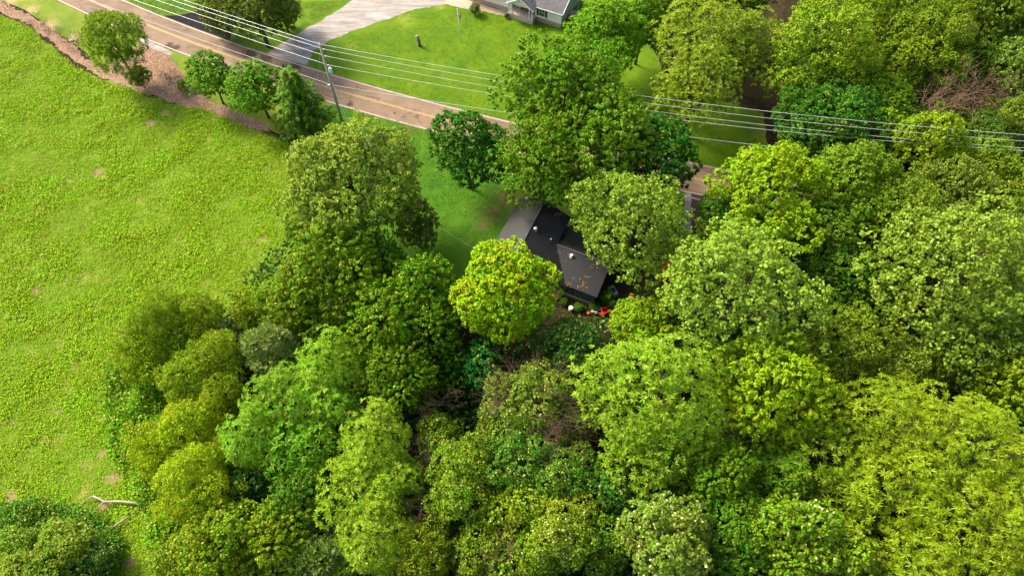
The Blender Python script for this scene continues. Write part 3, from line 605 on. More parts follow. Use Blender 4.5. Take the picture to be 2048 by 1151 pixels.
def siding(name, col, lap=0.18, rough=0.6):
    m, n, b = new_mat(name); p = ocoord(n); sx = N(n, 'ShaderNodeSeparateXYZ'); n.links.new(p, sx.inputs[0])
    f = math_(n, 'FRACT', math_(n, 'MULTIPLY', sx.outputs[2], 1/lap)); nz = noise(n, p, 1.2, 5)
    c = mix(n, nz, tuple(q*0.93 for q in col), col); c = mix(n, math_(n, 'LESS_THAN', f, 0.10), c, tuple(q*0.72 for q in col))
    n.links.new(c, b.inputs['Base Color']); b.inputs['Roughness'].default_value = rough; bump(n, b, f, 0.5, 0.02); return m
M['white_siding'] = siding('white_siding', (0.90, 0.85, 0.74)); M['blue_siding'] = siding('blue_grey_siding', (0.085, 0.125, 0.165), 0.2); M['green_siding'] = siding('pale_green_siding', (0.34, 0.40, 0.28))
M['white'] = simple('white_trim', (0.78, 0.77, 0.73), 0.5, var=0.05); M['black'] = simple('black_shutter', (0.025, 0.025, 0.03), 0.5)
M['glass'] = simple('window_glass', (0.05, 0.08, 0.07), 0.06, 0.8, 0.3, 1.0); M['concrete'] = simple('porch_concrete', (0.55, 0.43, 0.35), 0.8, var=0.12); M['tan'] = simple('tan_foundation', (0.40, 0.30, 0.21), 0.85, var=0.2)
M['wood'] = simple('weathered_wood', (0.28, 0.22, 0.16), 0.8, var=0.35, scale=5); M['oak_wood'] = simple('brown_wood', (0.34, 0.17, 0.07), 0.6, var=0.3); M['stone'] = simple('block_foundation', (0.30, 0.27, 0.21), 0.9, var=0.3, scale=4)
M['brickred'] = simple('brick_steps', (0.36, 0.15, 0.09), 0.85, var=0.25); M['steel'] = simple('galvanised_steel', (0.62, 0.63, 0.63), 0.35, 0.5, 0.1, metal=0.6); M['earth'] = simple('planting_bed_mulch', (0.22, 0.12, 0.06), 0.95, var=0.4, scale=6)
M['greywood'] = bark_mat('pole_wood', (0.30, 0.26, 0.19), (0.48, 0.43, 0.32)); M['wire'] = simple('aluminium_cable', (0.72, 0.72, 0.72), 0.35, 0.5, 0.02, metal=0.3)
M['cable'] = simple('grey_cable', (0.50, 0.49, 0.48), 0.5); M['dark'] = simple('dark_interior', (0.012, 0.011, 0.010), 0.8); M['tank'] = simple('pale_grey_paint', (0.68, 0.70, 0.70), 0.4)
for nm, c_ in (('red', (0.62, 0.02, 0.015)), ('green', (0.015, 0.22, 0.045)), ('yellow', (0.85, 0.42, 0.01)), ('blue', (0.02, 0.10, 0.42)), ('salmon', (0.75, 0.16, 0.09)), ('lightblue', (0.48, 0.60, 0.66)), ('grey', (0.17, 0.185, 0.195)), ('tyre', (0.015, 0.015, 0.015)), ('lid', (0.62, 0.60, 0.56)), ('orange', (0.55, 0.18, 0.02))):
    M['p_'+nm if nm not in ('tyre', 'lid') else nm] = simple(nm+'_paint', c_, 0.4, 0.5, 0.12)

def roof_piece(name, pts, mat, parent, t=0.12, along=(1, 0, 0)):
    """planar polygon with thickness; UV in metres: u along the eave, v up the slope"""
    pts = [Vector(p) for p in pts]; nrm = (pts[1]-pts[0]).cross(pts[2]-pts[0]).normalized()
    if nrm.z < 0: pts = pts[::-1]; nrm = -nrm
    bm = bmesh.new(); k = len(pts); top = [bm.verts.new(p) for p in pts]; bot = [bm.verts.new(p-Vector((0, 0, t))) for p in pts]
    bm.faces.new(top); bm.faces.new(bot[::-1])
    for i in range(k): bm.faces.new((top[i], bot[i], bot[(i+1) % k], top[(i+1) % k]))
    uvl = bm.loops.layers.uv.new('UVMap'); a = Vector(along); a = (a-nrm*a.dot(nrm)).normalized(); b = nrm.cross(a)
    for f in bm.faces:
        for l in f.loops: l[uvl].uv = (l.vert.co.dot(a), l.vert.co.dot(b))
    bmesh.ops.recalc_face_normals(bm, faces=bm.faces[:]); me = bpy.data.meshes.new(name); bm.to_mesh(me); bm.free(); return link(name, me, mat, parent)
def roof_vent(parent, x, y, z, r=0.17, h=0.35, cap=0.26):
    v = MB().cyl((x, y, z+h/2), r, h, seg=16).cyl((x, y, z+0.0), r*1.7, 0.04, seg=16).build('roof_vent', M['steel'], parent, True)
    MB().cyl((0, 0, 0.0), cap, 0.06, seg=20).ball((0, 0, 0.03), cap, (1, 1, 0.45), 16).build('vent_cap', M['lid'], v, True, (x, y, z+h))

# ------------------------------------------------------------------ dark-roofed house in the clearing
zr, ze, zl = 5.8, 4.1, 2.7
r1 = at(1087, 405, zr); r2 = at(1056, 463, zr); uu = (r2-r1)[:2]; uu /= np.linalg.norm(uu)
hs = empty('house', (r1[0], r1[1], 0), atan2(uu[1], uu[0]))
tag(hs, 'low house with glossy black shingle roof half hidden by trees in the clearing', 'house')
U0, U1, VL, VR, VE = -0.5, 9.5, -3.75, 3.9, 11.6
def mz(v): return zr-(zr-ze)/VR*abs(v)
UJ = 4.6; UB = 9.2; VJ = VR+(VR*(ze-zl)/(zr-ze))
RM = M['shingle']
roof_piece('roof', [(U0, 0, zr), (U1, 0, zr), (U1, VL, mz(VL)), (U0, VL, mz(VL))], RM, hs).name = 'roof'
roof_piece('roof', [(U0, 0, zr), (U0, VR, ze), (UJ, VR, ze), (UB, VJ, zl), (U1, VJ, zl), (U1, 0, zr)], RM, hs)
roof_piece('roof', [(UJ, VR, ze), (UJ, VE, ze), (UB, VE, zl), (UB, VJ, zl)], RM, hs, along=(0, 1, 0))
roof_piece('roof', [(UJ, VR-0.3, ze-0.02), (UJ, VE, ze-0.02), (UJ-4.4, VE, zl+.05), (UJ-4.4, VR-0.3, zl+.05)], RM, hs, along=(0, 1, 0))
M['ridge'] = simple('ridge_shingles', (0.07, 0.07, 0.075), 0.35, 0.7)
mb = MB()
for i in range(33): mb.box((U0+0.16+i*0.30, 0, zr+0.02+0.006*(i % 2)), (0.29, 0.26, 0.035))
mb.build('ridge_cap', M['ridge'], hs)
mb = MB()
for i in range(26): mb.box((UJ, VR+0.2+i*0.29, ze+0.02+0.006*(i % 2)), (0.26, 0.28, 0.035))
mb.build('ridge_cap', M['ridge'], hs)
# rake and eave boards
for pts_ in ([(U0-.01, VL, mz(VL)-.13), (U0-.01, 0, zr-.13), (U0-.01, VR, ze-.13)], [(UB+.03, VE, zl-.1), (UB+.03, VJ+.3, zl-.1)], [(UB, VE+.03, zl-.12), (UJ, VE+.03, ze-.12)],
             [(U0, VR+.02, ze-.1), (UJ, VR+.02, ze-.1)], [(U0, VL-.02, mz(VL)-.1), (U1, VL-.02, mz(VL)-.1)]):
    MB().tube(pts_, 0.065, 4).build('fascia', M['black'], hs)
# walls (inside the roof edges)
def wall_prism(name, poly, mat, parent):          # vertical wall polygon thickened, poly = 3-D points, thickness vector
    (pts, th) = poly; pts = [Vector(p) for p in pts]; th = Vector(th); bm = bmesh.new(); k = len(pts)
    a = [bm.verts.new(p) for p in pts]; b = [bm.verts.new(p+th) for p in pts]; bm.faces.new(a); bm.faces.new(b[::-1])
    for i in range(k): bm.faces.new((a[i], b[i], b[(i+1) % k], a[(i+1) % k]))
    bmesh.ops.recalc_face_normals(bm, faces=bm.faces[:]); me = bpy.data.meshes.new(name); bm.to_mesh(me); bm.free(); return link(name, me, mat, parent)
BS = M['blue_siding']
wall_prism('wall', ([(U0+.3, VL+.35, .5), (U0+.3, VR-.3, .5), (U0+.3, VR-.3, ze-.15), (U0+.3, 0, zr-.25), (U0+.3, VL+.35, mz(VL)-.1)], (.15, 0, 0)), BS, hs)
wall_prism('wall', ([(U1-.5, VL+.35, .5), (U1-.5, VJ-.4, .5), (U1-.5, VJ-.4, zl-.1), (U1-.5, 0, zr-.25), (U1-.5, VL+.35, mz(VL)-.1)], (.15, 0, 0)), BS, hs)
wall_prism('wall', ([(U0+.46, VL+.35, .5), (U1-.52, VL+.35, .5), (U1-.52, VL+.35, mz(VL)), (U0+.46, VL+.35, mz(VL))], (0, .15, 0)), BS, hs)
wall_prism('wall', ([(U0+.46, VR-.3, .5), (UJ+.5, VR-.3, .5), (UJ+.5, VR-.3, ze-.12), (U0+.46, VR-.3, ze-.12)], (0, -.15, 0)), BS, hs)
wall_prism('wall', ([(UB-.12, VJ-.2, .5), (UB-.12, VE-.3, .5), (UB-.12, VE-.3, zl-.13), (UB-.12, VJ-.2, zl-.13)], (-.12, 0, 0)), BS, hs)
wall_prism('wall', ([(UB-.5, VE-.3, .5), (UJ-4, VE-.3, .5), (UJ-4, VE-.3, zl-.1), (UJ, VE-.3, ze-.12), (UB-.5, VE-.3, zl-.05)], (0, -.12, 0)), BS, hs)
MB().box(((UB-.1), (VJ+VE)/2-.25, .27), (.25, VE-VJ+.3, .5)).box((U1-.35, 2.0, .27), (.25, 9.0, .5)).build('foundation', M['stone'], hs)
# screened opening with a frame, steps
w = MB().box((UB-.09, VJ+.7, 1.75), (.06, 1.5, 1.3)).build('window', M['dark'], hs)
mb = MB()
for yy in (-.72, 0, .72): mb.box((.05, yy, 0), (.06, .07, 1.34))
for zz in (-.65, 0, .65): mb.box((.05, 0, zz), (.055, 1.5, .06))
mb.build('frame', M['wood'], w, loc=(UB-.08, VJ+.7, 1.75))
mb = MB()
for i in range(3): mb.box((U1+.1+i*.32, VJ-1.0, .62-.2*i), (.34, .95, .22))
mb.build('steps', M['brickred'], hs)
for (x, y, z, kw) in ((1071, 459, 5.5, {}), (1102, 479, 4.6, dict(r=.07, h=.3, cap=.10)), (1143, 514, 3.7, {})):
    q = at(x, y, z)[:2]-r1[:2]; u_, v_ = q@uu, q@np.array([-uu[1], uu[0]])
    zz = mz(v_) if v_ < VR else ze-(ze-zl)/(UB-UJ)*(u_-UJ)
    roof_vent(hs, u_, v_, zz-0.05, **kw)
# things lying on the roof
def roof_pt(x, y):
    z = 3.2
    for _ in range(4):
        q = at(x, y, z)[:2]-r1[:2]; u_, v_ = q@uu, q@np.array([-uu[1], uu[0]])
        z = ze-(ze-zl)/(UB-UJ)*(u_-UJ) if v_ > VR else mz(v_)
    return Vector((*at(x, y, z)[:2], z+0.05))
for pl, lab in ((((1169, 552), (1174, 555), (1180, 555), (1184, 552)), 'curved bare stick lying near the right edge of the black roof'),
                (((1164, 575), (1167, 568), (1166, 562)), 'forked brown twig lying above the lower eave of the black roof')):
    mb = MB(); pp = [roof_pt(*q) for q in pl]; mb.tube(pp, [0.06, .05, .045, .02][:len(pp)], 5); mb.tube([pp[1], pp[1]+Vector((.25, .2, .06))], [.03, .01], 4)
    tag(mb.build('fallen_stick', M['deadwood']), lab, 'stick')
r_ = np.random.default_rng(61); P = []
for (x, y, k, s) in ((1135, 567, 40, 4), (1165, 572, 26, 5), (1150, 572, 30, 14), (1187, 535, 40, 6), (1125, 520, 25, 10), (1118, 505, 25, 8)):
    for _ in range(k): q = roof_pt(x+r_.normal(0, s), y+r_.normal(0, s*.5)); P.append(tuple(q))
P = np.array(P); V, Fc = leaf_quads(P, unit(r_.normal(0, .3, (len(P), 3))+[0, 0, 1]), .2, .12, r_)
o = link('fallen_leaves', np_mesh('fallen_leaves', V, Fc, attrs={'leaf_random': r_.random(len(P)), 'tuft_random': r_.random(len(P))}), mlt); o.color = (.16, .09, .05, 1); tag(o, 'dead leaves scattered on the black roof', 'leaf litter', kind='stuff')

# ------------------------------------------------------------------ white house at the top edge
oo = at(1121, 57); wh = empty('house', (oo[0], oo[1], 0), atan2(-.434, .9)); tag(wh, 'white single-storey house with grey roof and gabled front porch behind the lawn', 'house')
WX0, WY1, FZ, EZ = -19.0, 8.8, 0.85, 3.1
MB().box((WX0/2, 0.12, FZ/2), (-WX0, .25, FZ)).box((-0.12, WY1/2+.13, FZ/2), (.25, WY1-.28, FZ)).build('foundation', M['tan'], wh)
wall_prism('wall', ([(WX0, .05, FZ), (-9.6, .05, FZ), (-9.6, .05, EZ), (WX0, .05, EZ)], (0, .15, 0)), M['white_siding'], wh)
wall_prism('wall', ([(-5.0, .05, FZ), (-.05, .05, FZ), (-.05, .05, EZ), (-5.0, .05, EZ)], (0, .15, 0)), M['white_siding'], wh)
wall_prism('wall', ([(-9.6, .9, FZ), (-5.0, .9, FZ), (-5.0, .9, EZ), (-9.6, .9, EZ)], (0, .15, 0)), M['white_siding'], wh)
wall_prism('wall', ([(-.05, .22, FZ), (-.05, WY1, FZ), (-.05, WY1, EZ), (-.05, WY1/2, EZ+2.0), (-.05, .22, EZ+.05)], (-.15, 0, 0)), M['green_siding'], wh)
wall_prism('wall', ([(WX0, WY1-.2, FZ), (-.3, WY1-.2, FZ), (-.3, WY1-.2, EZ), (WX0, WY1-.2, EZ)], (0, .15, 0)), M['white_siding'], wh)
MB().box((-.04, .10, (FZ+EZ)/2), (.14, .14, EZ-FZ+.0)).build('corner_board', M['white'], wh); MB().box((-.04, WY1, (FZ+EZ)/2), (.12, .12, EZ-FZ)).build('corner_board', M['white'], wh)
SL = 2.05/(WY1/2+.35)
roof_piece('roof', [(WX0, -.35, EZ-.02), (.30, -.35, EZ-.02), (.30, WY1/2, EZ+2.05), (WX0, WY1/2, EZ+2.05)], M['shingle2'], wh)
roof_piece('roof', [(WX0, WY1+.35, EZ-.02), (.30, WY1+.35, EZ-.02), (.30, WY1/2, EZ+2.05), (WX0, WY1/2, EZ+2.05)], M['shingle2'], wh)
MB().box(((WX0+.3)/2, -.39, EZ-.09), (.3-WX0-.1, .07, .16)).tube([(.34, -.35, EZ-.08), (.34, WY1/2, EZ+1.99), (.34, WY1+.35, EZ-.08)], .07, 4).build('gutter', M['white'], wh)
# porch
PX0, PX1, PY = -9.75, -4.85, -1.35; PC = (PX0+PX1)/2; PW = (PX1-PX0)/2+.3
MB().box((PC, (PY+.85)/2, .475), (PX1-PX0, .85-PY, .93)).build('porch_floor', M['concrete'], wh)
for xx in (PX0+.2, PX0+.75, PX1-.75, PX1-.2):
    MB().box((xx, PY+.18, (.94+2.95)/2), (.17, .17, 2.0)).box((xx, PY+.18, 1.0), (.26, .26, .12)).box((xx, PY+.18, 2.92), (.26, .26, .12)).build('porch_column', M['white'], wh)
MB().box((PC, PY+.18, 3.06), (PX1-PX0+.2, .2, .18)).build('beam', M['white'], wh)
wall_prism('pediment', ([(PX0-.05, PY+.1, 3.15), (PX1+.05, PY+.1, 3.15), (PC, PY+.1, 4.55)], (0, .12, 0)), M['white_siding'], wh)
for sg in (-1, 1):
    roof_piece('porch_roof', [(PC+sg*PW, PY-.3, 3.06), (PC, PY-.3, 4.74), (PC, 2.9, 4.74), (PC+sg*PW, .2, 3.06)], M['shingle2'], wh, .1, along=(0, 1, 0))
MB().tube([(PC-PW, PY-.34, 2.98), (PC, PY-.34, 4.66), (PC+PW, PY-.34, 2.98)], .06, 4).build('rake_board', M['white'], wh)
MB().box((PC+.3, .88, 1.95), (.95, .05, 2.05)).build('door', M['oak_wood'], wh)
w = MB().box((-3.7, .02, 1.95), (1.15, .06, 1.35)).build('window', M['white'], wh)
MB().box((0, 0, .31), (1.0, .03, .58)).box((0, 0, -.31), (1.0, .03, .58)).build('pane', M['glass'], w, loc=(-3.7, -.02, 1.95))
MB().box((-3.7, -.045, 1.95), (1.0, .02, .06)).box((-3.7, -.045, 2.26), (.03, .02, .58)).build('glazing_bar', M['white'], wh)
for xx in (-4.52, -2.88): MB().box((xx, -.0, 1.95), (.36, .05, 1.42)).build('shutter', M['black'], wh)
mb = MB()                                         # back steps and landing at the green side
for i in range(6): mb.box((1.9+i*.36, 3.6, .95-.16*i), (.34, 1.4, .06))
mb.build('stair_tread', M['wood'], wh)
MB().box((1.0, 3.6, .98), (1.6, 1.5, .08)).box((.3, 2.9, .47), (.1, .1, .9)).box((1.6, 2.9, .47), (.1, .1, .9)).box((1.6, 4.2, .47), (.1, .1, .9)).build('landing', M['wood'], wh)
MB().box((.45, 6.6, 2.2), (.9, 1.8, .08)).box((.45, 5.8, 1.6), (.08, .08, 1.2)).box((.85, 5.75, 1.1), (.08, .08, 2.2)).build('side_awning', M['tank'], wh)
# mulch bed in front of the left wall and porch furniture
Rz_ = Matrix.Rotation(atan2(-.434, .9), 3, 'Z')
def wloc(x, y, z=0): q = Rz_ @ Vector((x, y, z)); return (oo[0]+q.x, oo[1]+q.y, z)
tag(flat('mulch_bed', ragged([wloc(-22, 0)[:2], wloc(-9.8, 0)[:2], wloc(-9.8, -1.0)[:2], wloc(-12, -1.6)[:2], wloc(-14.5, -1.8)[:2], wloc(-18, -2.6)[:2], wloc(-22, -3.0)[:2]], .5, .12, 3), 0.012, M['tan']), kind='structure')
def adirondack(x, y, rz, lab):
    t = empty('porch_chair', wloc(x, y, .94), rz+atan2(-.434, .9)); tag(t, lab, 'chair', 'wooden porch chairs')
    mb = MB()
    for i in range(4): mb.box((-.21+.14*i, 0, .40), (.12, .5, .03))
    mb.build('seat', M['oak_wood'], t); mb = MB()
    for i in range(4): mb.box((-.21+.14*i, .30, .72), (.12, .03, .62), (-.25, 0, 0))
    mb.build('backrest', M['oak_wood'], t)
    for sx in (-.3, .3):
        for sy in (-.22, .24): MB().box((sx, sy, .28), (.05, .06, .56)).build('leg', M['oak_wood'], t)
        MB().box((sx, 0, .58), (.11, .6, .03)).build('armrest', M['oak_wood'], t)
adirondack(-7.6, .25, .1, 'brown wooden chair on the left of the white porch'); adirondack(-6.3, .15, -.3, 'brown wooden chair on the right of the white porch')
# ------------------------------------------------------------------ utility pole, cables
bp = at(688, 255); up = empty('utility_pole', (bp[0], bp[1], 0)); tag(up, 'weathered wooden utility pole with white transformer beside the road', 'utility pole')
MB().tube([(0, 0, -.3), (0, 0, 8), (0, 0, 16.1)], [.22, .19, .14], 14).build('pole', M['greywood'], up, True)
WZ = [16.15, 15.2, 14.0, 12.4]
for i, z in enumerate(WZ):
    ins = MB(); 
    if i == 0: ins.cyl((0, 0, 16.25), .06, .3, seg=10)
    else: ins.tube([(0, 0, z-.1), (.34, .06, z)], [.035, .03], 8).cyl((.40, .07, z), .09, .22, seg=10, rot=(0, pi/2, 0)).cyl((.40, .07, z), .05, .36, seg=10, rot=(0, pi/2, 0))
    ins.build('insulator', M['lid'], up, True)
tr_ = MB().cyl((.42, 0, 11.35), .27, .85, seg=20).cyl((.42, 0, 11.80), .29, .06, seg=20).build('transformer', M['tank'], up, True)
MB().cyl((.42, .12, 11.95), .05, .28, seg=8).cyl((.42, -.12, 11.95), .05, .28, seg=8).box((.14, 0, 11.4), (.1, .2, .5)).build('bushing', M['lid'], tr_)
MB().cyl((-.32, -.05, 8.8), .10, .5, seg=12, rot=(0, pi/2, .2)).box((-.12, 0, 8.8), (.2, .08, .1)).build('splice_case', M['tank'], up, True)
for gx, gy, tz, w_ in ((-5.5, -2.3, 15.0, .014), (-5.3, -2.4, 11.8, .014), (-4.2, -2.0, 8.6, .014), (-6.6, -2.6, 13.6, .014)):
    MB().tube([(-.1, 0, tz), (gx, gy, .1)], w_, 4).build('guy_wire', M['cable'], up)
MB().tube([(.15, 0, 11.0), (1.9, -2.6, .1)], .02, 4).build('guy_wire', M['wire'], up)
a_ = Vector((.15, 0, 9.5)); b_ = Vector((2.2, -2.9, .1)); mb = MB(); gt = [q for k in range(14) for q in (k/14, (k+.5)/14, (k+.51)/14, (k+.99)/14)]
mb.tube([a_.lerp(b_, q) for q in gt], [.034 if q_ % 4 < 2 else .010 for q_ in range(len(gt))], 5)  # thick white dashes shaped into the guard stand for its spiral-like reflection
mb.build('guy_guard_glints', M['white'], up)
PXW = [[(366, 0), (520, 50), (647, 88), (760, 109), (1035, 156), (1260, 189), (1844, 255), (2047, 268)], [(335, 0), (638, 97), (760, 122), (1024, 168), (1256, 203), (1821, 267), (2047, 283)],
       [(304, 0), (642, 112), (760, 136), (1026, 182), (1275, 220), (1738, 273), (2047, 297)], [(260, 0), (648, 130), (760, 152), (1027, 196), (1325, 237), (1732, 280), (2047, 303)]]
labs = ['topmost of the four pale power lines crossing above the lawn', 'second from top of the four pale power lines crossing above the lawn', 'third from top of the four pale power lines crossing above the lawn', 'lowest of the four pale power lines crossing above the lawn']
def span(base, s, pts_px, zb, xend, side):
    """fit height(x) = parabola through the pole point on a straight plan line of slope s"""
    W = np.array([wire_at(x, y, base, s) for x, y in pts_px]); X = W[:, 0]-base[0]; Z = W[:, 2]-zb
    if side < 0:
        k2 = 0.0004; co = (float(X@(Z-k2*X*X)/(X@X)), k2)
    else: co = np.linalg.lstsq(np.column_stack([X, X*X]), Z, rcond=None)[0]
    xs = np.linspace(0, xend-base[0], 28); return [(base[0]+x, base[1]+s*x, zb+co[0]*x+co[1]*x*x) for x in xs]
for i in range(4):
    L = span(bp, -.47, [q for q in PXW[i] if q[0] < 640][:2], WZ[i], -95, -1) if i != 0 else span(bp, -.47, [(366, 0), (520, 50)], WZ[i], -95, -1)
    Rr = span(bp, -.18, [q for q in PXW[i] if q[0] > 700], WZ[i], 100, 1)
    off = Vector((0, 0, 0)) if i == 0 else Vector((.40, .07, .02))
    mb = MB(); mb.tube([Vector(p)+off for p in (L[::-1]+Rr[1:])], .025, 5)
    tag(mb.build('power_line', M['wire'], None, True), labs[i], 'power line', 'power lines strung along the road')
L = span(bp, -.47, [(215, 12), (370, 70), (505, 117)], 8.8, -95, -1); Rr = span(bp, -.18, [(1378, 274), (1548, 294)], 8.8, 100, 1)
tag(MB().tube([Vector(p) for p in (L[::-1]+Rr[1:])], .035, 5).build('telephone_cable', M['cable'], None, True), 'thin low cable hanging below the power lines above the road', 'cable')
a_ = Vector(at(868, 447, 7.0)); b_ = Vector(at(985, 515, 3.9)); mb = MB(); mb.tube([a_.lerp(b_, t)-Vector((0, 0, 1.2*t*(1-t))) for t in np.linspace(0, 1, 12)], .018, 4)
tag(mb.build('service_cable', M['cable']), 'thin pale cable running over the yard to the dark-roofed house', 'cable')
# flagpole, carved post, posts, small markers
f0 = at(921, 82); fp = empty('flagpole', (f0[0], f0[1], 0)); tag(fp, 'white flagpole with a limp striped flag on the lawn', 'flagpole')
MB().tube([(0, 0, 0), (-.03, 0, 3), (-.12, .05, 6.3)], [.07, .055, .04], 10).build('pole', M['white'], fp, True); MB().ball((-.12, .05, 6.38), .10).build('finial', M['lid'], fp, True)
def flagpart(name, mat, rows):
    V, Fc = [], []
    for (u0, u1) in rows:
        b0 = len(V)
        for j in range(9):
            for u in (u0, u1): V.append((.03+.45*u+.06*sin(j*1.2+u*5), .10*sin(u*9+j*.4), 5.9-1.35*j/8-.25*u))
        for j in range(8): Fc.append((b0+2*j, b0+2*j+1, b0+2*j+3, b0+2*j+2))
    return link(name, np_mesh(name, V, Fc), mat)
fl = empty('flag', (f0[0], f0[1], 0)); tag(fl, 'limp flag with red and white stripes hanging from the flagpole', 'flag')
flagpart('stripe', M['p_red'], [(.14+i*.25, .26+i*.25) for i in range(3)]).parent = fl; o = flagpart('stripe', M['white'], [(.26+i*.25, .39+i*.25) for i in range(3)]); o.parent = fl
mb = flagpart('canton', M['p_blue'], [(0, .14)]); mb.parent = fl
c0 = at(839, 92); cp = empty('carved_post', (c0[0], c0[1], 0)); tag(cp, 'waist-thick carved tree stump standing on the open lawn', 'stump')
MB().tube([(0, 0, -.05), (.02, 0, .5), (-.03, 0, 1.1), (-.1, 0, 1.6), (-.16, .02, 1.85)], [.36, .27, .30, .22, .12], 12).build('stump', M['deadwood'], cp, True)
MB().ball((-.16, 0, 2.0), .26, (1.2, 1, .8), 12).box((.02, -.14, 1.5), (.3, .1, .25)).build('carving', M['palewood'], cp, True)
for (x, y, h_, lab, rd) in ((14, 12, 1.2, 'short pale fence post on the bank at the upper left corner', .07), (465, 142, 1.3, 'grey post between the two small roadside trees', .06), (351, 28, 1.6, 'thin grey marker post beside the black driveway', .035)):
    p0 = at(x, y); t = empty('marker_post', (p0[0], p0[1], 0)); tag(t, lab, 'post')
    MB().tube([(0, 0, -.1), (-.04, 0, h_)], rd, 8).build('post', M['wood'], t); MB().box((-.04, 0, h_+.05), (rd*3.2, rd*2.6, .12), bevel=.02).build('cap', M['lid'], t)
p0 = at(143, 82); tag(MB().ball((p0[0], p0[1], .12), .32, (1.2, .8, .5), 8).build('pale_rock', M['lid']), 'pale rock lying in the leaf litter left of the pine', 'rock')
# fallen limbs on the field
def limb(lab, strands):
    mb = MB()
    for pts, r0, r1 in strands:
        pp = [Vector(at(x, y, z)) for x, y, z in pts]; k = len(pp); mb.tube(pp, [r0+(r1-r0)*i/(k-1) for i in range(k)], 7)
    tag(mb.build('fallen_branch', M['palewood'], None, True), lab, 'branch', 'bleached fallen branches in the field')
limb('long bleached forked branch lying in the weeds, upper of two', [([(284, 1007, .45), (262, 1004, .55), (243, 1002, .6), (222, 1002, .6), (208, 1002, .6), (197, 996, .6), (186, 991, .6)], .15, .09), ([(208, 1003, .6), (195, 1014, .5), (186, 1023, .45), (168, 1037, .4), (152, 1050, .4)], .08, .025), ([(186, 991, .6), (176, 996, .5), (168, 1003, .4), (164, 1009, .3)], .07, .02), ([(192, 994, .55), (180, 1001, .5)], .03, .01), ([(186, 1023, .45), (178, 1024, .4)], .03, .015)])
limb('bleached bent branch lying below the long forked branch', [([(255, 1033, .4), (245, 1040, .5), (232, 1048, .6), (224, 1056, .6), (216, 1066, .6), (200, 1076, .5), (183, 1089, .5)], .12, .04), ([(216, 1065, .6), (208, 1067, .6)], .04, .02), ([(213, 1054, .4), (200, 1059, .35), (188, 1061, .35)], .05, .02), ([(272, 1018, .3), (263, 1026, .35)], .05, .04)])
# ------------------------------------------------------------------ yard equipment by the dark-roofed house
def P0(x, y, z=0): return tuple(at(x, y, z))
t = empty('ride_on_mower', P0(1261, 606), -1.65); tag(t, 'green ride-on mower with yellow seat beside the house yard', 'mower')
MB().box((.55, 0, .62), (.95, .58, .42), bevel=.12).build('bonnet', M['p_green'], t, True); MB().box((-.35, 0, .55), (.9, .85, .30), bevel=.08).build('body', M['p_green'], t, True)
MB().box((-.45, 0, .80), (.48, .52, .12), bevel=.04).box((-.70, 0, 1.02), (.12, .52, .42), (0, -.15, 0), bevel=.04).build('seat', M['p_yellow'], t)
for sx, r_w, wd in ((.75, .2, .16), (-.5, .30, .24)):
    for sy in (-.46, .46):
        wl = MB().cyl((sx, sy, r_w), r_w, wd, seg=18, rot=(pi/2, 0, 0)).build('wheel', M['tyre'], t); MB().cyl((0, 0, 0), r_w*.5, wd+.02, seg=14, rot=(pi/2, 0, 0)).build('rim', M['p_yellow'], wl, loc=(sx, sy, r_w))
MB().tube([(.1, 0, .8), (-.02, 0, 1.05)], .025, 6).cyl((-.03, 0, 1.07), .17, .03, seg=16, rot=(0, -.5, 0)).build('steering_wheel', M['tyre'], t); MB().box((.1, 0, .2), (.9, 1.05, .16), bevel=.05).build('mower_deck', M['p_green'], t)
def bin_(x, y, rz, lab, mat, L=1.1, W=.8, hh=.55, name='open_bin', cat='bin'):
    t = empty(name, P0(x, y), rz); tag(t, lab, cat); mb = MB()
    for s_ in (-1, 1): mb.box((s_*L/2, 0, hh/2+.12), (.05, W+.05, hh)); mb.box((0, s_*W/2, hh/2+.12), (L-.05, .05, hh))
    mb.box((0, 0, .13), (L-.05, W-.05, .04)); mb.build('tub', mat, t); mb = MB()
    for s_ in (-1, 1): mb.box((s_*L/2, 0, hh+.13), (.12, W+.14, .04)); mb.box((0, s_*W/2, hh+.14), (L+.1, .12, .04))
    mb.build('rim', mat, t); return t
bin_(1209, 625, .35, 'red open square cart standing behind the mower track', M['p_red'], .85, .75, name='garden_cart', cat='cart')
t = empty('garden_chair', P0(1202, 631), .7); tag(t, 'red plastic chair tipped beside the red cart', 'chair'); MB().box((0, 0, .42), (.5, .5, .05), bevel=.02).build('seat', M['p_red'], t); MB().box((-.26, 0, .72), (.05, .5, .6), (0, -.25, 0), bevel=.02).build('backrest', M['p_red'], t)
for sx in (-.2, .2):
    for sy in (-.2, .2): MB().tube([(sx, sy, .4), (sx*1.2, sy*1.2, 0)], .025, 6).build('leg', M['p_red'], t)
t = bin_(1194, 618, -.2, 'green wheelbarrow tub beside the grey drums', M['p_green'], 1.0, .5, .28, name='wheelbarrow', cat='wheelbarrow'); MB().cyl((.62, 0, .2), .18, .08, seg=14, rot=(pi/2, 0, 0)).build('wheel', M['tyre'], t)
for sy in (-1, 1): MB().tube([(-.5, .22*sy, .3), (-1.0, .25*sy, .45)], .02, 6).build('handle', M['wood'], t)
def drum(x, y, lab, mat, lidm, r0=.28, hh=.8, name='drum', cat='drum'):
    t = empty(name, P0(x, y)); tag(t, lab, cat); MB().cyl((0, 0, hh/2), r0, hh, r0*.92, seg=20).cyl((0, 0, hh*.33), r0*1.03, .04, seg=20).cyl((0, 0, hh*.66), r0*1.02, .04, seg=20).build('body', mat, t, True)
    MB().cyl((0, 0, hh+.02), r0*.98, .05, seg=20).cyl((0, 0, hh+.06), r0*.35, .05, seg=14).build('lid', lidm, t); return t
drum(1141, 620, 'white round lidded drum alone on the brown yard', M['lid'], M['tank'], .30, .7)
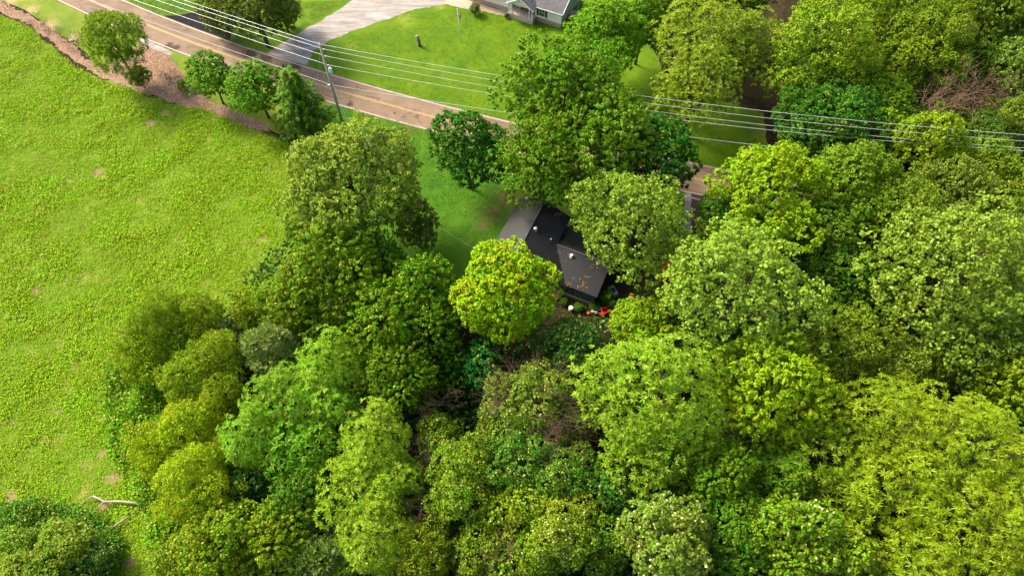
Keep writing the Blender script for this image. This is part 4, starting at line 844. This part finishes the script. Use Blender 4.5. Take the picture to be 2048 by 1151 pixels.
drum(1185, 625, 'small grey drum left in the yard junk', M['p_grey'], M['lid'], .20, .5); drum(1191, 628, 'dark grey drum beside the red chair', M['p_grey'], M['p_grey'], .22, .55)
t = empty('gas_bottle', P0(1177, 628)); tag(t, 'salmon red round gas bottle left of the drums', 'gas bottle'); MB().ball((0, 0, .28), .26, (1, 1, 1.05), 16).build('body', M['p_salmon'], t, True); MB().cyl((0, 0, .6), .12, .12, seg=14, caps=False).build('collar', M['p_salmon'], t)
t = empty('log_splitter', P0(1233, 625), .3); tag(t, 'red and yellow engine machine with pale blue tank', 'machine'); MB().box((0, 0, .4), (1.0, .35, .25), bevel=.04).box((-.4, 0, .62), (.25, .4, .3), bevel=.04).build('frame', M['p_red'], t)
MB().box((.25, .1, .7), (.45, .42, .3), bevel=.1).build('tank', M['p_lightblue'], t, True); MB().cyl((-.05, -.2, .6), .13, .2, seg=14).build('engine', M['p_yellow'], t)
for sy in (-.35, .35): MB().cyl((.1, sy, .2), .2, .12, seg=16, rot=(pi/2, 0, 0)).build('wheel', M['tyre'], t)
drum(1271, 597, 'small blue drum right of the yellow mower seat', M['p_blue'], M['p_blue'], .22, .5)
drum(1228, 631, 'small orange bucket below the engine machine', M['p_orange'], M['p_red'], .16, .35, 'bucket', 'bucket')
t = empty('air_conditioner', P0(1224, 588), -1.15); tag(t, 'grey box-shaped outdoor unit with round fan opening beside the house corner', 'air conditioner')
MB().box((0, 0, .5), (1.5, 1.0, 1.0), bevel=.05).build('casing', M['p_grey'], t); fg = MB().cyl((-.05, 0, 1.01), .36, .06, seg=24).build('fan_opening', M['dark'], t)
mb = MB(); [mb.box((0, 0, .04), (.7, .02, .02), (0, 0, k*pi/6)) for k in range(6)]; mb.build('fan_grille', M['tyre'], fg, loc=(-.05, 0, 1.01))
tag(MB().box((0, 0, .3), (.5, .35, .5), bevel=.06).box((0, .2, .62), (.4, .08, .2)).build('cooler', M['p_lightblue'], None, False, P0(1262, 548)), 'pale blue cooler box glimpsed under the pale tree right of the roof', 'cooler')
# ------------------------------------------------------------------ trees, each one by itself
G = (.050, .165, .010); YG = (.125, .26, .008); YGb = (.19, .32, .010); Y = (.34, .40, .006); DG = (.024, .095, .012); EM = (.016, .115, .028); OL = (.105, .155, .022); PA = (.15, .28, .05)
BG = (.10, .20, .085); OR = (.24, .24, .010); VG = (.075, .25, .006); OV = (.15, .205, .022); MG = (.075, .20, .014); TEAL = (.045, .15, .045)
# beside the road, upper left
def conifer(x, y, rp, h, needle, color, label, name):
    key = ('con', needle)
    if key not in LIB:
        me, c, _ = conifer_crown('crown', 12.0, 4.2, 3 if needle else 4, needle); LIB[key] = (me, limbs_mesh('trunk', c, 9.0, .22, 9))
    p = at(x, y, 0); R = rp/ppm(at(x, y, h*.4)); e = empty(name, (p[0], p[1], 0), 1.0); e.scale = (R/4.2, R/4.2, h/12.0); tag(e, label, 'tree')
    part_copy('trunk', LIB[key][1], M['bark'], e); part_copy('crown', LIB[key][0], M['needle'], e, color); TREES.append(e); return e
tree(228, 88, 62, 'blue', (.11, .24, .014), 14, 'tall bushy pine between the dry verge and the road', mat=M['needle'], name='pine_tree', asp=1.25, rz=.5)
tree(278, 156, 22, 'blue', (.12, .21, .014), 3.6, 'small yellowish pine at the right foot of the tall pine', mat=M['needle'], name='pine_tree')
tree(422, 155, 52, 'maple', (.07, .21, .010), 8.5, 'small tree left in the row of three before the pole', mat=M['maple'], var=0)
tree(513, 178, 60, 'maple', (.075, .235, .008), 9, 'round dense tree with light tips left of the cedar')
tree(578, 165, 22, 'maple', (.02, .085, .012), 9, 'narrow dark treetop wedged behind the cedar', var=1)
conifer(618, 262, 60, 12.5, False, (.12, .24, .008), 'drooping cedar just left of the utility pole', 'cedar_tree')
tree(704, 368, 146, 'oak', (.19, .25, .040), 18, 'big olive oak with tan tips at the field corner', asp=1.0, var=1)
tree(830, 450, 50, 'oak', (.12, .18, .045), 12, 'greyish green low side crown right of the olive oak')
# between lawn and house
tree(935, 298, 86, 'maple', (.028, .125, .012), 14, 'dark green round tree at the road left of the tallest tree')
tree(1130, 190, 122, 'elm', (.085, .235, .014), 24, 'tallest tree in the middle, upper crown in front of the lawn', mat=M['maple'])
tree(1085, 325, 95, 'elm', (.075, .20, .010), 20, 'green crown overhanging the far end of the black roof', mat=M['maple'], var=1)
tree(1215, 285, 108, 'elm', (.085, .215, .014), 20, 'green crown on the right side of the tallest tree', mat=M['maple'], var=0)
tree(1318, 315, 86, 'maple', (.028, .125, .016), 16, 'dark emerald tree left of the visible road gap')
tree(1266, 452, 128, 'silver', (.11, .24, .028), 20, 'pale green tree right of the black roof', mat=None, var=0)
tree(1010, 590, 114, 'yellow', (.34, .41, .005), 17, 'bright yellow tree in front of the black roof', var=0)
# behind the lawn
tree(1212, 78, 88, 'maple', (.085, .24, .006), 16, 'vivid green tree right of the white house')
tree(1285, 55, 55, 'elm', (.06, .20, .008), 15, 'narrow green tree between vivid tree and feathery yellow one', mat=M['maple'])
tree(1405, 85, 88, 'compfine', (.12, .22, .010), 17, 'upper feathery yellow-green tree left of the dirt track')
tree(1395, 175, 82, 'compfine', (.105, .20, .010), 15, 'lower feathery yellow-green tree left of the dirt track')
tree(1490, 95, 72, 'compfine', (.08, .17, .010), 13, 'right edge feathery tree leaning over the dirt track')
tree(1350, -10, 75, 'elm', (.085, .20, .010), 16, 'treetop cut by the upper edge above the feathery trees')
tree(1480, -15, 60, 'elm', (.08, .18, .012), 15, 'treetop cut by the upper edge left of the dirt track')
# right of the track
tree(1642, 85, 102, 'silver', (.13, .25, .020), 21, 'light green tree right of the dirt track at the top', mat=M['maple'])
tree(1745, 40, 75, 'silver', (.14, .25, .016), 20, 'light tree touching the top edge right of the dirt track tree', mat=M['maple'])
tree(1605, 170, 62, 'silver', (.08, .20, .020), 16, 'green crown leaning over the middle of the dirt track', mat=M['maple'])
tree(1700, 165, 62, 'silver', (.12, .24, .014), 18, 'light green crown above the dark dome beside the power lines', mat=M['maple'])
tree(1655, 240, 88, 'maple', (.035, .13, .016), 13, 'dark green dome under the power lines right of the track')
tree(1765, 215, 60, 'maple', (.065, .18, .008), 14, 'green crown with yellow specks left of the dead tree')
tree(1855, 75, 95, 'vine', (.12, .21, .016), 20, 'olive green tree at the top above the dead tree', mat=M['maple'])
tree(1790, 145, 55, 'maple', (.12, .22, .016), 18, 'small olive crown upper left of the dead tree')
tree(1935, 40, 70, 'elm', (.095, .19, .022), 19, 'upper olive tree right of the centre top', mat=M['maple'])
tree(2015, 25, 72, 'maple', (.10, .20, .020), 18, 'tree filling the top right corner')
tree(1800, -20, 80, 'maple', (.09, .21, .014), 19, 'treetop cut by the top edge above the olive tree')
tree(2035, 145, 62, 'silver', (.09, .20, .055), 17, 'bluish pale tree at the right edge above the reddish leaves')
tree(1960, 130, 52, 'maple', (.06, .15, .018), 15, 'deep green crown between olive and bluish trees')
tree(2020, 245, 55, 'vine', (.12, .18, .012), 13, 'yellowish tree with rusty leaves at the right edge', twigs=1)
tree(1960, 275, 48, 'maple', (.05, .15, .016), 12, 'green crown under the lines right of the dead tree')
tree(1880, 240, 60, 'vine', (.045, .12, .016), 8, 'dark shrubby tree below the dead tree', mat=M['vine'])
tree(1810, 255, 40, 'maple', (.035, .11, .014), 10, 'small dark tree left below the dead branches')
# dead tree
def dead(x, y, R, h, seed, lab, n=16):
    p = at(x, y, h*.6); e = empty('dead_tree', (p[0], p[1], 0), seed*1.3); tag(e, lab, 'tree', 'bare dead trees')
    MB().tube([(0, 0, -.2), (.1, 0, h*.3), (0, .1, h*.5)], [.25, .2, .15], 8).build('trunk', M['deadwood'], e, True)
    link('bare_branches', twig_mesh('bare_branches', R, h*.5, 0, seed, n, .07, 2, origin=(0, .1, h*.48)), M['deadwood'], e)
dead(1855, 215, 5.0, 14, 71, 'leafless brown dead tree at right, left one of two'); dead(1930, 195, 5.0, 14, 72, 'leafless brown dead tree at right with fan of twigs', 20)
# right middle
tree(1540, 392, 108, 'maple', (.145, .31, .006), 18, 'large bright lime green round tree right of the road gap')
tree(1455, 425, 55, 'maple', (.05, .17, .010), 12, 'lower dark green crown beside the red parking apron')
tree(1455, 480, 40, 'maple', (.028, .10, .012), 8, 'dark low tree below the apron beside the dirt path')
tree(1700, 375, 92, 'maple', (.085, .20, .018), 18, 'greyish green dome right of the lime green tree')
tree(1745, 290, 48, 'maple', (.10, .23, .012), 16, 'small light crown under the lines above the grey-green dome')
tree(1850, 300, 68, 'maple', (.14, .26, .010), 20, 'yellow-topped tree crossing the power lines at right')
tree(1650, 470, 66, 'maple', (.065, .17, .014), 16, 'mid green crown below the lime green tree')
tree(1790, 420, 85, 'silver', (.09, .19, .020), 18, 'hazy green crown left of the greyish crown', mat=M['maple'])
tree(1900, 385, 65, 'oak', (.16, .22, .045), 19, 'pale grey-green fine leaved crown at the right')
tree(1975, 345, 60, 'maple', (.09, .20, .016), 17, 'green crown at the right edge below the lines')
tree(2030, 420, 70, 'silver', (.10, .20, .022), 17, 'green crown cut by the right edge above the great silver tree', mat=M['maple'], var=1)
tree(1960, 440, 50, 'elm', (.13, .22, .010), 16, 'small yellowish crown behind the great silver tree')
tree(1905, 555, 150, 'silver', (.14, .24, .040), 23, 'great silver-leaved tree at the right edge')
tree(2030, 530, 80, 'silver', (.15, .25, .035), 21, 'silver crown cut by the right edge')
tree(1950, 680, 90, 'silver', (.11, .21, .022), 19, 'dull green lower crown below the great silver tree')
tree(1480, 590, 150, 'silver', (.12, .26, .042), 23, 'largest pale silver-leaved tree right of the yard junk', var=1)
tree(1685, 545, 68, 'maple', (.045, .14, .014), 13, 'dark green crown in the gap between both silver trees')
tree(1640, 610, 40, 'maple', (.028, .09, .014), 10, 'low dark crown right of the largest silver tree')
tree(1755, 600, 50, 'maple', (.05, .14, .016), 13, 'small mid green crown left of the great silver tree')
tree(1282, 656, 62, 'maple', (.13, .28, .008), 15, 'yellow-green round crown just right of the yard junk')
tree(1135, 700, 66, 'blue', (.030, .115, .030), 11.5, 'blue-green tree directly below the dark-roofed house', mat=M['oak'])
tree(965, 738, 50, 'maple', (.016, .12, .030), 10, 'small emerald tree below the bright yellow tree')
tree(1310, 790, 128, 'compfine', (.095, .235, .012), 22, 'big soft green tree below the largest silver tree', var=0)
tree(1300, 900, 85, 'compfine', (.08, .21, .010), 18, 'lower lobe of soft green foliage under the big soft tree')
tree(1215, 790, 60, 'compfine', (.08, .20, .022), 16, 'left shoulder crown beside the big soft green tree')
tree(1545, 790, 112, 'elm', (.15, .31, .008), 19, 'bright yellow-green tree right of the big soft one', mat=M['maple'])
tree(1470, 745, 48, 'elm', (.085, .22, .008), 17, 'small green crown wedged under the largest silver tree', mat=M['maple'])
tree(1690, 690, 80, 'silver', (.12, .21, .022), 18, 'olive dome between the silver trees and the star-leaved tree', mat=M['maple'])
tree(1780, 740, 60, 'silver', (.095, .19, .022), 17, 'grey-green crown above the star-leaved trees', mat=M['vine'])
tree(1640, 770, 45, 'oak', (.13, .21, .035), 16, 'small greyish crown right of the yellow-green tree')
tree(1870, 745, 48, 'elm', (.11, .20, .008), 15, 'small warm green crown above the star-leaved trees', mat=M['maple'])
tree(2010, 775, 75, 'elm', (.13, .23, .014), 18, 'yellowish crown at the right edge above the star-leaved trees', mat=M['maple'])
# star-leaved group lower right
CP = (.13, .215, .004); CQ = (.085, .19, .005)
for (x, y, rp, cc, h, lab, v_) in ((1800, 860, 112, CP, 19, 'upper left crown of the star-leaved golden-green trees', 0), (1925, 900, 118, (.15, .23, .005), 19, 'upper right crown of the star-leaved golden-green trees', 1), (2030, 960, 80, CP, 18, 'star-leaved golden-green crown cut by the right edge', 2),
                               (1790, 985, 100, CP, 18, 'middle left crown of the star-leaved golden-green trees', 1), (1935, 1050, 115, CP, 18, 'lower middle crown of the star-leaved golden-green trees', 2), (2030, 1110, 80, CP, 17, 'star-leaved crown in the lower right corner', 0),
                               (1650, 900, 85, CQ, 17, 'mid green star-leaved tree left of the golden group', 2), (1690, 1000, 60, CQ, 16, 'green star-leaved crown left below the golden group', 0), (1820, 1120, 85, CP, 17, 'star-leaved crown cut by the bottom edge at right', 1),
                               (1560, 945, 60, (.06, .19, .010), 15, 'small green star-leaved crown in the gap left of the golden group', 1)):
    tree(x, y, rp, 'comp', cc, h, lab, var=v_)
tree(1440, 960, 66, 'elm', (.075, .21, .010), 17, 'green crown beside the dark gap right of the soft tree', mat=M['maple'])
tree(1480, 1060, 75, 'maple', (.06, .18, .012), 15, 'mid green tree near the bottom edge right of the grey crown')
tree(1590, 1075, 82, 'flower', (.10, .23, .010), 18, 'tree with cream flower specks near the bottom edge')
tree(1690, 1120, 60, 'flower', (.13, .25, .012), 16, 'yellow-green flowering crown cut by the bottom edge')
tree(1560, 1145, 60, 'elm', (.09, .21, .010), 15, 'bright crown on the bottom edge below the flowering tree', mat=M['maple'])
tree(1335, 1090, 92, 'flower', (.11, .20, .040), 18, 'greyish green tree on the bottom edge right of centre')
tree(1400, 1000, 40, 'maple', (.028, .10, .012), 10, 'small dark tree at the edge of the black gap')
tree(1215, 1090, 60, 'vine', (.07, .18, .010), 14, 'green crown on the bottom edge left of the greyish tree')
# vine-grown middle
for (x, y, rp, cc, h, tw, lab) in ((1065, 805, 80, (.10, .20, .025), 13, 1, 'vine-hung tree with brown bare patches below the blue-green tree'), (1000, 850, 52, (.085, .19, .018), 11, 0, 'vine-hung crown left of the brown patches'), (1140, 850, 55, (.085, .20, .016), 13, 1, 'vine-hung crown right of the brown bare patches'),
                                 (1035, 925, 75, (.055, .16, .022), 13, 0, 'grey-green vine-hung crown in the middle of the thicket'), (1130, 950, 68, (.055, .165, .018), 13, 0, 'green vine-hung crown left of the soft tree foot'), (925, 960, 78, (.095, .215, .010), 14, 0, 'bright vine-hung crown left of the grey-green one'),
                                 (1030, 1030, 62, (.12, .24, .010), 14, 0, 'bright vine-hung crown under the grey-green one'), (1130, 1060, 80, (.115, .23, .014), 15, 0, 'wide bright vine-hung crown near the bottom centre'), (960, 1100, 62, (.09, .19, .010), 13, 0, 'vine-hung crown near the bottom centre left'),
                                 (1050, 1130, 62, (.09, .20, .010), 13, 0, 'vine-hung crown on the bottom edge in the centre'), (880, 870, 48, (.08, .18, .012), 10, 0, 'low vine-hung crown among bare brambles'), (905, 1040, 40, (.035, .12, .030), 10, 0, 'small dark round crown in the vine thicket'),
                                 (1200, 1000, 60, (.035, .13, .020), 12, 0, 'dark bluish vine-hung crown under the soft green tree')):
    tree(x, y, rp, 'vine', cc, h, lab, twigs=tw, mat=M['flower'] if (x, y) == (1130, 1060) else None)
# left of centre
tree(655, 560, 98, 'elm', (.085, .205, .006), 16, 'dense green tree directly below the olive oak', mat=M['elm'])
tree(745, 530, 58, 'elm', (.055, .17, .006), 13, 'deep green crown under the right side of the olive oak', mat=M['maple'])
tree(575, 610, 58, 'maple', (.09, .21, .006), 12, 'bushy green crown at the field edge above the blue-grey tree')
tree(505, 625, 38, 'elm', (.12, .23, .006), 9, 'small yellow-green tree standing out into the field', mat=M['elm'])
tree(848, 585, 74, 'elm', (.060, .20, .008), 14, 'green tree with yellow sprays left of the bright yellow tree')
tree(775, 655, 80, 'elm', (.080, .22, .008), 16, 'bright green tree with yellow sprays, lower left of two')
tree(870, 670, 60, 'elm', (.055, .18, .008), 14, 'green spray-leaved crown touching the yellow tree')
tree(800, 755, 66, 'elm', (.075, .20, .008), 14, 'spray-leaved crown above the bare brambles')
tree(905, 740, 42, 'elm', (.040, .14, .008), 10, 'small deep green crown left of the emerald tree')
tree(545, 698, 58, 'blue', (.13, .22, .105), 12.5, 'rounded blue-grey tree among greener ones at left', mat=M['oak'])
tree(655, 735, 70, 'comp', (.095, .27, .006), 17, 'vivid star-leaved tree right of the blue-grey tree')
tree(560, 800, 68, 'comp', (.085, .25, .006), 16, 'vivid star-leaved tree below the blue-grey tree')
tree(665, 820, 60, 'comp', (.075, .23, .006), 15, 'vivid star-leaved crown above the black gap')
tree(500, 880, 64, 'comp', (.075, .235, .006), 15, 'vivid star-leaved crown right of the orange-yellow tree')
tree(600, 905, 62, 'comp', (.06, .21, .006), 14, 'vivid star-leaved crown left of the black gap')
tree(725, 720, 46, 'comp', (.08, .22, .006), 14, 'small star-leaved crown beside the yellow sprays')
tree(745, 880, 74, 'comp', (.10, .235, .006), 15, 'star-leaved tree right of the black gap, upper')
tree(720, 975, 80, 'comp', (.10, .235, .006), 15, 'star-leaved tree below the black gap, middle')
tree(805, 960, 50, 'comp', (.085, .21, .008), 14, 'star-leaved crown touching the vine thicket')
tree(745, 1075, 78, 'comp', (.10, .225, .006), 15, 'star-leaved tree near the bottom edge at left of centre')
tree(845, 1110, 62, 'feather', (.13, .19, .010), 14, 'yellow-olive feathery crown on the bottom edge')
tree(640, 1125, 66, 'blue', (.07, .17, .055), 13, 'pale blue-green crown on the bottom edge at left', mat=M['oak'])
tree(600, 1010, 66, 'elm', (.045, .15, .012), 11, 'deep green low crown below the star-leaved group', mat=M['maple'])
tree(560, 1085, 70, 'elm', (.10, .215, .008), 13, 'yellow-green crown near the bottom left, right one', mat=M['elm'])
tree(450, 1085, 82, 'flower', (.095, .21, .008), 13, 'tree with cream specks near the bottom left edge', mat=M['elm'])
tree(500, 1000, 52, 'maple', (.020, .075, .012), 9, 'dark bluish green low tree beneath the orange-yellow tree')
tree(365, 1110, 50, 'vine', (.11, .22, .008), 9, 'leafy bush at the bottom where field meets wood')
# feathery row along the field
FE = (.12,.2,.012)
tree(320, 645, 58, 'feather', (0.150, 0.273, .012), 13, 'thin feathery tree with dark forked stem at the field edge')
tree(285, 715, 50, 'feather', (0.187, 0.316, .010), 12, 'feathery crown reaching furthest into the field')
tree(395, 640, 46, 'feather', (0.134, 0.259, .010), 12, 'feathery crown at the top of the feathery row')
tree(430, 720, 54, 'feather', (0.173, 0.287, .016), 13, 'feathery crown left of the blue-grey tree')
tree(375, 765, 50, 'feather', (0.187, 0.302, .018), 13, 'feathery crown in the middle of the feathery row')
tree(450, 790, 44, 'feather', (0.187, 0.302, .020), 13, 'feathery crown touching the vivid star-leaved tree')
tree(385, 860, 60, 'feather', (0.364, 0.374, .008), 14, 'orange-yellow feathery crown, topmost of three')
tree(325, 905, 56, 'feather', (0.347, 0.359, .008), 13, 'orange-yellow feathery crown, leftmost of three')
tree(395, 975, 78, 'feather', (0.379, 0.374, .008), 15, 'orange-yellow feathery crown, lowest and largest of three')
tree(440, 910, 42, 'feather', (0.196, 0.287, .008), 12, 'olive feathery crown between orange-yellow and star-leaved crowns')
# thicket at lower left
tree(125, 1100, 62, 'vine', (.12, .23, .020), 6, 'broad leafy bush in the lower left corner', name='leafy_bush', cat='bush')
tree(25, 1100, 50, 'vine', (.085, .20, .012), 5.5, 'green bush cut by the left edge at the bottom', name='leafy_bush', cat='bush')
tree(60, 1150, 70, 'vine', (.10, .22, .012), 5, 'light green bush cut by the bottom left corner', name='leafy_bush', cat='bush')
tree(195, 1120, 42, 'vine', (.03, .10, .016), 4, 'dark bush right of the broad leafy bush', name='leafy_bush', cat='bush')
# other trees and shrubs near lawn, road and yards
tree(500, -5, 90, 'oak', (.085, .145, .020), 14, 'olive tree cut by the top edge beside the black driveway')
tree(435, 28, 40, 'oak', (.10, .155, .022), 9, 'low olive boughs overhanging the black driveway')
tree(560, 15, 42, 'oak', (.10, .16, .024), 11, 'olive boughs on the gravel drive side', var=0)
def shrub(x, y, rp, h, color, lab, mat=None, kind='maple', name='shrub'):
    return tree(x, y, rp, kind, color, h, lab, mat=mat, name=name, cat='shrub')
shrub(950, 17, 12, 2.0, (.07, .13, .03), 'round shrub on the lawn left of the white house', M['oak'])
shrub(1013, 32, 5, .9, (.05, .12, .02), 'tiny plant at the left porch corner of the white house')
shrub(366, 172, 14, 1.2, (.11, .20, .012), 'low green clump in the leaf litter left of the small tree')
shrub(1128, 603, 8, .9, (.04, .13, .014), 'leafy shrub left under the blue-grey house wall'); shrub(1158, 614, 9, .8, (.045, .14, .014), 'leafy shrub in the middle under the blue-grey house wall')
shrub(1186, 612, 8, .8, (.045, .15, .014), 'leafy shrub right under the blue-grey house wall'); shrub(1213, 592, 13, 2.0, (.05, .16, .016), 'leafy shrub left of the grey outdoor unit')
shrub(1222, 607, 9, 1.3, (.035, .11, .012), 'dark shrub below the grey outdoor unit')
shrub(1350, 512, 15, 3.5, (.62, .04, .06), 'upper of two red-blooming bushes beside the pale tree', M['bloom'], name='red_bush'); shrub(1337, 543, 15, 3.0, (.72, .10, .16), 'lower pinkish red-blooming bush beside the pale tree', M['bloom'], name='red_bush')
shrub(1345, 530, 16, 2.5, (.05, .14, .03), 'green shrub between the two red-blooming bushes')
shrub(596, 470, 30, 5, (.07, .18, .008), 'bush in the notch below the left side of the olive oak')
shrub(650, 455, 10, .1+1, (.05, .13, .02), 'low weeds hidden under the olive oak')
# bare bramble tangles
def bramble(x, y, R, z, seed, lab, mat='twig'):
    p = at(x, y, z); e = link('bare_bramble', twig_mesh('bare_bramble', R, R*.6, 0, seed, 12, .035, 2), M[mat], None, (p[0], p[1], z-.4*R)); tag(e, lab, 'bramble', 'bare brown brambles')
bramble(875, 800, 2.6, 7.4, 81, 'bare brown brambles below the spray-leaved crowns'); bramble(850, 905, 2.2, 6.4, 82, 'bare brambles between star-leaved trees and vine thicket')
bramble(1000, 785, 2.4, 9.7, 83, 'reddish brown bare tangle right of the emerald tree'); bramble(1095, 870, 2.1, 10.1, 84, 'bare brown tangle in the vine-hung tree, lower right')
bramble(845, 1010, 2.1, 7.4, 85, 'pale bare twigs left of the bright vine-hung crown'); bramble(760, 830, 1.8, 8.3, 86, 'small bare tangle above the upper star-leaved tree')
bramble(1000, 1090, 1.9, 8.3, 87, 'bare tangle among the bottom centre vine crowns'); bramble(1140, 395, 2.4, 8.5, 88, 'grey bare twigs behind the dark-roofed house', 'twig')
bramble(145, 75, 2.4, 1.2, 89, 'thin leafless sapling left of the pine', 'twig'); bramble(70, 45, 1.8, .4, 90, 'brush heap in the leaf litter strip', 'twig'); bramble(103, 65, 1.6, .4, 91, 'second brush heap between sapling and fence post', 'twig')
bramble(338, 150, 1.8, .3, 92, 'cut brush on the litter right of the pine', 'twig')
print('trees', len(TREES), 'tris', sum((len(m.loops)-2*len(m.polygons)) for m in bpy.data.meshes))
for o in bpy.data.objects:
    if o.type == 'MESH' and o.parent is None and not o.get('label') and not o.get('kind'): print('UNTAGGED', o.name)
